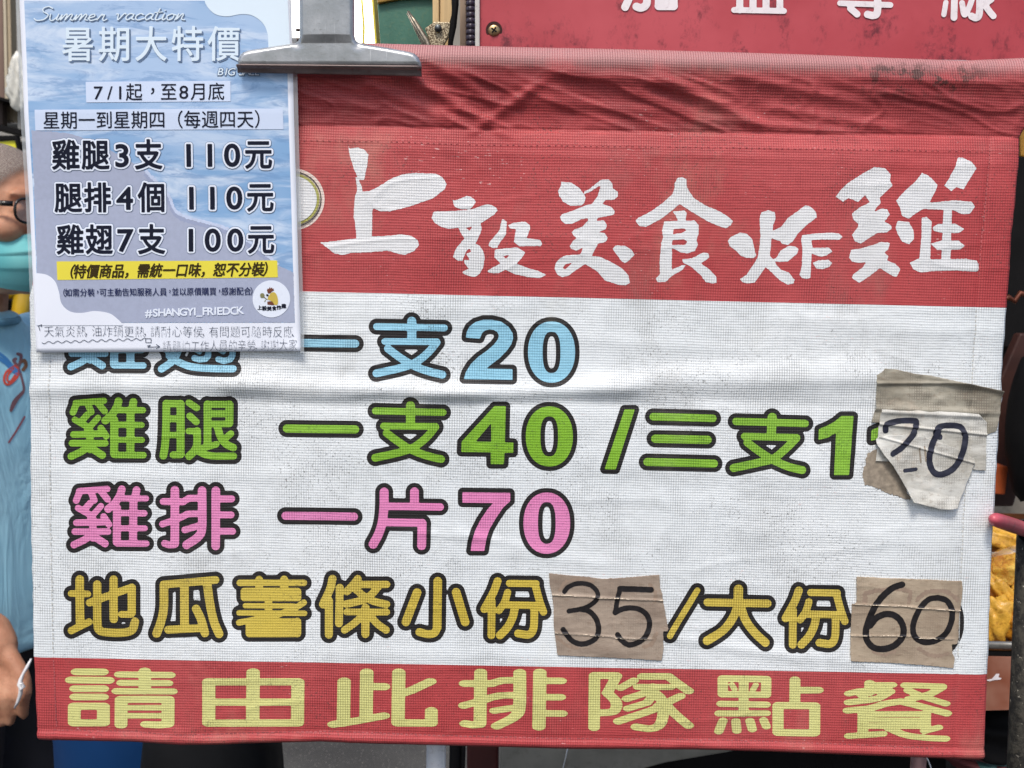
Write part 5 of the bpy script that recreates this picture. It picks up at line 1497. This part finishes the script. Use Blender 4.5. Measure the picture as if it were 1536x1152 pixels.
sR, eR, wR = L(-.185, -.075, sh_z - .02), L(-.25, -.10, sh_z - .30), P(-12, 945, .71)
cap(bm, [sR, eR, wR, P(0, 968, .70)], [.052, .040, .027, .026])
for a_, r_ in (((-6, 975), .024), ((4, 990), .025), ((9, 1005), .024), ((-8, 1000), .024), ((16, 1020), .019), ((-6, 1022), .020)):
    ell(bm, P(*a_, .70), (r_, r_ * .62, r_ * 1.15))
for k, (x0_, x1_, x2_, yb_, r) in enumerate(((-18, -20, -14, 1070, .0095), (-5, -5, 0, 1084, .0100), (10, 13, 15, 1082, .0098), (25, 32, 36, 1072, .0092))):
    yd = .690 - .004 * k
    cap(bm, [P(x0_, 1014, yd), P(x1_, 1044, yd - .016), P(x2_, yb_, yd - .004)], [r * 1.15, r * 1.05, r * .88])
cap(bm, [P(14, 985, .690), P(33, 1012, .676), P(38, 1036, .672), P(33, 1056, .674)], [.0145, .0118, .0108, .009])
sL, eL, wL = L(.185, -.075, sh_z - .02), L(.25, -.02, sh_z - .30), L(.24, .08, sh_z - .54)
cap(bm, [sL, eL, wL], [.052, .040, .027])
cap(bm, [wL, L(.235, .10, sh_z - .60)], [.029, .033])
for k in range(4):
    l0 = .215 + .014 * k
    cap(bm, [L(l0, .11, sh_z - .63), L(l0, .13, sh_z - .67), L(l0, .12, sh_z - .71)], [.0095, .0088, .0075])
cap(bm, [L(.21, .12, sh_z - .59), L(.20, .145, sh_z - .63)], [.012, .009])
for s in (-1, 1):
    cap(bm, [L(s * .085, -.055, sh_z - .62), L(s * .095, -.03, .50), L(s * .095, -.04, .09)], [.080, .055, .04])
    cap(bm, [L(s * .095, -.05, .05), L(s * .10, .10, .04)], [.04, .034])
man = fuse('person', bm, .0045, m_skin)
tag(man, 'man in glasses, teal face mask and light blue T-shirt standing behind the banner\'s left edge', 'person')

# hair: close-cropped shell over the skull
t = NT('cropped_hair')
n = t.noise(900, 3, .7, sxyz=(1, 1, .4))
at = t.n('ShaderNodeAttribute'); at.attribute_name = 'hair_cover'
al = t.math('MULTIPLY', at.outputs['Fac'], t.ramp(n, .3, .55, .35, 1.0))
t.set(color=t.mix(t.ramp(n, .35, .65), S(104, 92, 84), S(164, 150, 140)), rough=.75, alpha=al); t.bump(n, .7, .002)
vs, fs = [], []
NA, NB = 64, 26
for j in range(NB):
    for i in range(NA):
        a = 2 * math.pi * i / NA
        front = max(0, math.cos(a)); side = abs(math.sin(a))
        lim = math.pi * (.5 + .12 - .31 * front ** 1.2 + .02 * side)      # hairline: higher at the forehead
        th = lim * j / (NB - 1)
        k = 1.018 if j < NB - 1 else .985
        vs.append(L(math.sin(th) * math.sin(a) * .080 * k, math.sin(th) * math.cos(a) * .0995 * k - .001, ez + .003 + math.cos(th) * .101 * k))
for j in range(NB - 1):
    for i in range(NA): fs.append((j * NA + i, j * NA + (i + 1) % NA, (j + 1) * NA + (i + 1) % NA, (j + 1) * NA + i))
hair = mesh('hair', vs, fs, t.m, man, True)
da_ = hair.data.attributes.new('hair_cover', 'FLOAT', 'POINT')
da_.data.foreach_set('value', [min(1.0, max(0.0, (NB - 1 - k // NA) / 4.0)) for k in range(NA * NB)])

# mask: pleated shell from ear to ear
t = NT('surgical_mask')
s = t.sep()
n = t.noise(500, 2); 
c = t.mix(t.ramp(t.noise(9, 2), .3, .7), S(84, 176, 182), S(130, 208, 208))
t.set(color=c, rough=.7, sheen=.2); t.bump(n, .15, .0006)
vs, fs = [], []
NA, NB = 41, 34
for j in range(NB):
    v = j / (NB - 1)
    for i in range(NA):
        a = R(-78 + 156 * i / (NA - 1))
        c_ = math.cos(a)
        pl_ = .0055 * ((v * 3.2) % 1.0) * (1 if .12 < v < .92 else 0) * c_ ** .5 if c_ > 0 else 0
        bul = .018 * math.sin(math.pi * min(1, v * 1.05)) ** .8 * max(c_, 0) + .014 * max(0, c_) ** 5 * (1 - v) ** .6
        zz = ez - .044 - .078 * v - (.012 * (1 - c_)) * (1 - v) + .020 * (1 - c_) * v + .012 * max(0, c_) ** 6 * (1 - v)
        k = 1 - .16 * v * v
        vs.append(L(math.sin(a) * (.080 + bul * .4) * k, c_ * (.092 + bul + pl_) * k + .004, zz))
for j in range(NB - 1):
    for i in range(NA - 1): fs.append((j * NA + i, j * NA + i + 1, (j + 1) * NA + i + 1, (j + 1) * NA + i))
mk = mesh('face_mask', vs, fs, t.m, man, True)
sd = mk.modifiers.new('t', 'SOLIDIFY'); sd.thickness = .0012
m_loop = M('ear_loop', S(226, 232, 232), .7)
for s in (-1, 1):
    o = tube_obj('ear_loop', [L(s * .079, .022, ez - .052), L(s * .087, -.01, ez - .01), L(s * .086, -.034, ez - .02), L(s * .086, -.028, ez - .06), L(s * .076, .016, ez - .108)], .0016, m_loop, mk, 6)
# glasses
gls = empty('glasses', (0, 0, 0)); gls.parent = man
m_gl = M('glasses_black', S(20, 18, 18), .25)
t = NT('lens'); t.set(color=S(215, 220, 225), rough=.05, alpha=.18, spec=.8); m_lens = t.m
for s in (-1, 1):
    pts = []
    for k in range(25):
        a = 2 * math.pi * k / 24
        lx = s * .034 + .027 * math.copysign(abs(math.cos(a)) ** .7, math.cos(a)); lz = .018 * math.copysign(abs(math.sin(a)) ** .7, math.sin(a))
        pts.append(L(lx, .116 - .16 * abs(lx) ** 1.25 * 1.6, ez - .003 + lz))
    bm = bmesh.new(); add_tube(bm, pts, .0021, 8, False)
    o = bm_obj('rim', bm, m_gl, gls, True)
    mesh('lens', pts[:-1], [tuple(range(24))], m_lens, gls)
    h = L(s * .068, .096, ez + .006)
    o = tube_obj('temple', [L(s * .060, .104, ez + .006), h, L(s * .077, .06, ez + .007), L(s * .082, -.01, ez + .008), L(s * .083, -.035, ez - .012)], [.0042, .0042, .0036, .003, .0026], m_gl, gls, 8)
    bm = bmesh.new(); bmesh.ops.create_uvsphere(bm, u_segments=12, v_segments=8, radius=.0042)
    bmesh.ops.translate(bm, verts=bm.verts, vec=L(s * .0735, .092, ez + .006))
    bm_obj('hinge_stud', bm, m_pliers, gls, True)
tube_obj('bridge', [L(-.008, .118, ez + .004), L(0, .120, ez + .007), L(.008, .118, ez + .004)], .002, m_gl, gls, 8)

# T-shirt
t = NT('blue_jersey')
n1 = t.noise(5, 4, .6); n2 = t.noise(700, 2)
c = t.mix(t.ramp(n1, .3, .7), S(146, 202, 224), S(168, 218, 236))
t.set(color=c, rough=.8, sheen=.2); t.bump(t.math('ADD', t.noise(11, 4, .6, sxyz=(1, 1, .45), dist=.8), t.math('MULTIPLY', n2, .03)), .5, .02)
hem = P(20, 965, YP).z
bm = bmesh.new()
rows_ = [(hem, .185, .135, -.02), (hem + .10, .182, .132, -.022), (hem + .25, .178, .125, -.028), (sh_z - .16, .185, .120, -.03), (sh_z - .06, .188, .105, -.032), (sh_z - .01, .160, .085, -.034), (sh_z + .03, .095, .075, -.030), (sh_z + .052, .072, .072, -.022)]
rg = []
for z_, rl, rf, fo in rows_:
    rg.append([bm.verts.new(L(rl * math.copysign(abs(math.cos(k * math.pi / 20)) ** .85, math.cos(k * math.pi / 20)), rf * math.copysign(abs(math.sin(k * math.pi / 20)) ** .85, math.sin(k * math.pi / 20)) + fo - .045, z_)) for k in range(40)])
for i in range(len(rg) - 1):
    for k in range(40): bm.faces.new((rg[i][k], rg[i][(k + 1) % 40], rg[i + 1][(k + 1) % 40], rg[i + 1][k]))
bm.faces.new(rg[0][::-1]); bm.faces.new(rg[-1])
for s_, e_ in ((sR, eR), (sL, eL)):
    d_ = (e_ - s_)
    cap(bm, [s_ - (s_ - L(0, -.075, s_.z)) * .25, s_, s_ + d_ * .55, s_ + d_ * .82], [.07, .072, .070, .076])
shirt = fuse('t_shirt', bm, .007, t.m, man, 8)
m_col = M('collar_blue', S(104, 156, 182), .8)
cp = [L(.074 * math.cos(k * math.pi / 12), .076 * math.sin(k * math.pi / 12) - .067, sh_z + .046 - .012 * math.sin(k * math.pi / 12)) for k in range(25)]
tube_obj('collar', cp, .0062, m_col, shirt, 8)

from mathutils.bvhtree import BVHTree
bvh = BVHTree.FromPolygons([v.co for v in shirt.data.vertices], [tuple(p.vertices) for p in shirt.data.polygons])
def on_shirt(px, py, lift=0.0):
    out = []
    for x, y in zip(np.atleast_1d(px), np.atleast_1d(py)):
        d = Vector(_CR @ np.array([(x - 768) / FPX, -(y - 576) / FPX, -1.0])).normalized()
        hit = bvh.ray_cast(CAM_LOC, d)[0]
        if hit is None: hit = P(x, y, YP - .1)
        out.append(tuple(hit - d * (.0012 + lift)))
    return np.array(out)
Zs = 3.388
for st, col in (('~10 -40,240 0,265 30,285 60,315 85,340; ~7 -20,225 30,262 70,310 100,330', (60, 128, 190)), ('~6 75,300 30,335 22,380 45,395 85,360 95,320 78,300; ~5 70,315 42,345 38,375 55,378 82,340', (206, 78, 62)),
                ('~8 80,265 70,275 95,300 108,250 90,240; ~6 95,310 115,380 120,430 90,470 55,530 70,480 118,430', (120, 84, 92)), ('~9 105,280 125,275 132,300 118,320', (128, 88, 60)), ('~5 125,560 90,620 45,690', (150, 84, 96))):
    o = print_on('shirt_print', [G(0, 460, Zs, st)], M('shirt_ink_%d' % col[0], S(*col), .7, var=.08), shirt, 0, 1.2, 0, surf=on_shirt)

# trousers and shoes
bm = bmesh.new()
ell(bm, L(0, -.06, hem + .02), (.176, .125, .10))
for s in (-1, 1):
    cap(bm, [L(s * .085, -.055, hem - .06), L(s * .095, -.03, .52), L(s * .098, -.03, .10)], [.108, .080, .066])
fuse('trousers', bm, .009, M('black_trousers', S(26, 26, 34), .75, var=.2, scale=20, bump=.2), man, 8)
for s in (-1, 1):
    bm = bmesh.new(); cap(bm, [L(s * .098, -.06, .045), L(s * .10, .06, .045), L(s * .104, .15, .036)], [.05, .048, .036])
    fuse('shoe', bm, .006, m_black, man)

# thin knotted plastic strip in his hand
kn = [P(47, 988, .655), P(41, 1000, .652), P(35, 1010, .65), P(31, 1020, .648), P(29, 1027, .646), P(32, 1034, .645), P(36, 1030, .645), P(32, 1024, .645), P(31, 1040, .648), P(27, 1052, .65), P(22, 1062, .652)]
stp = tube_obj('plastic_strip', kn, [.0012, .0026, .0020, .003, .0034, .003, .0026, .003, .0030, .0024, .0014], M('clear_white_plastic', S(224, 224, 226), .2, var=.08), None, 8)
tag(stp, 'knotted strip of clear white plastic dangling from the man\'s hand', 'plastic strip')
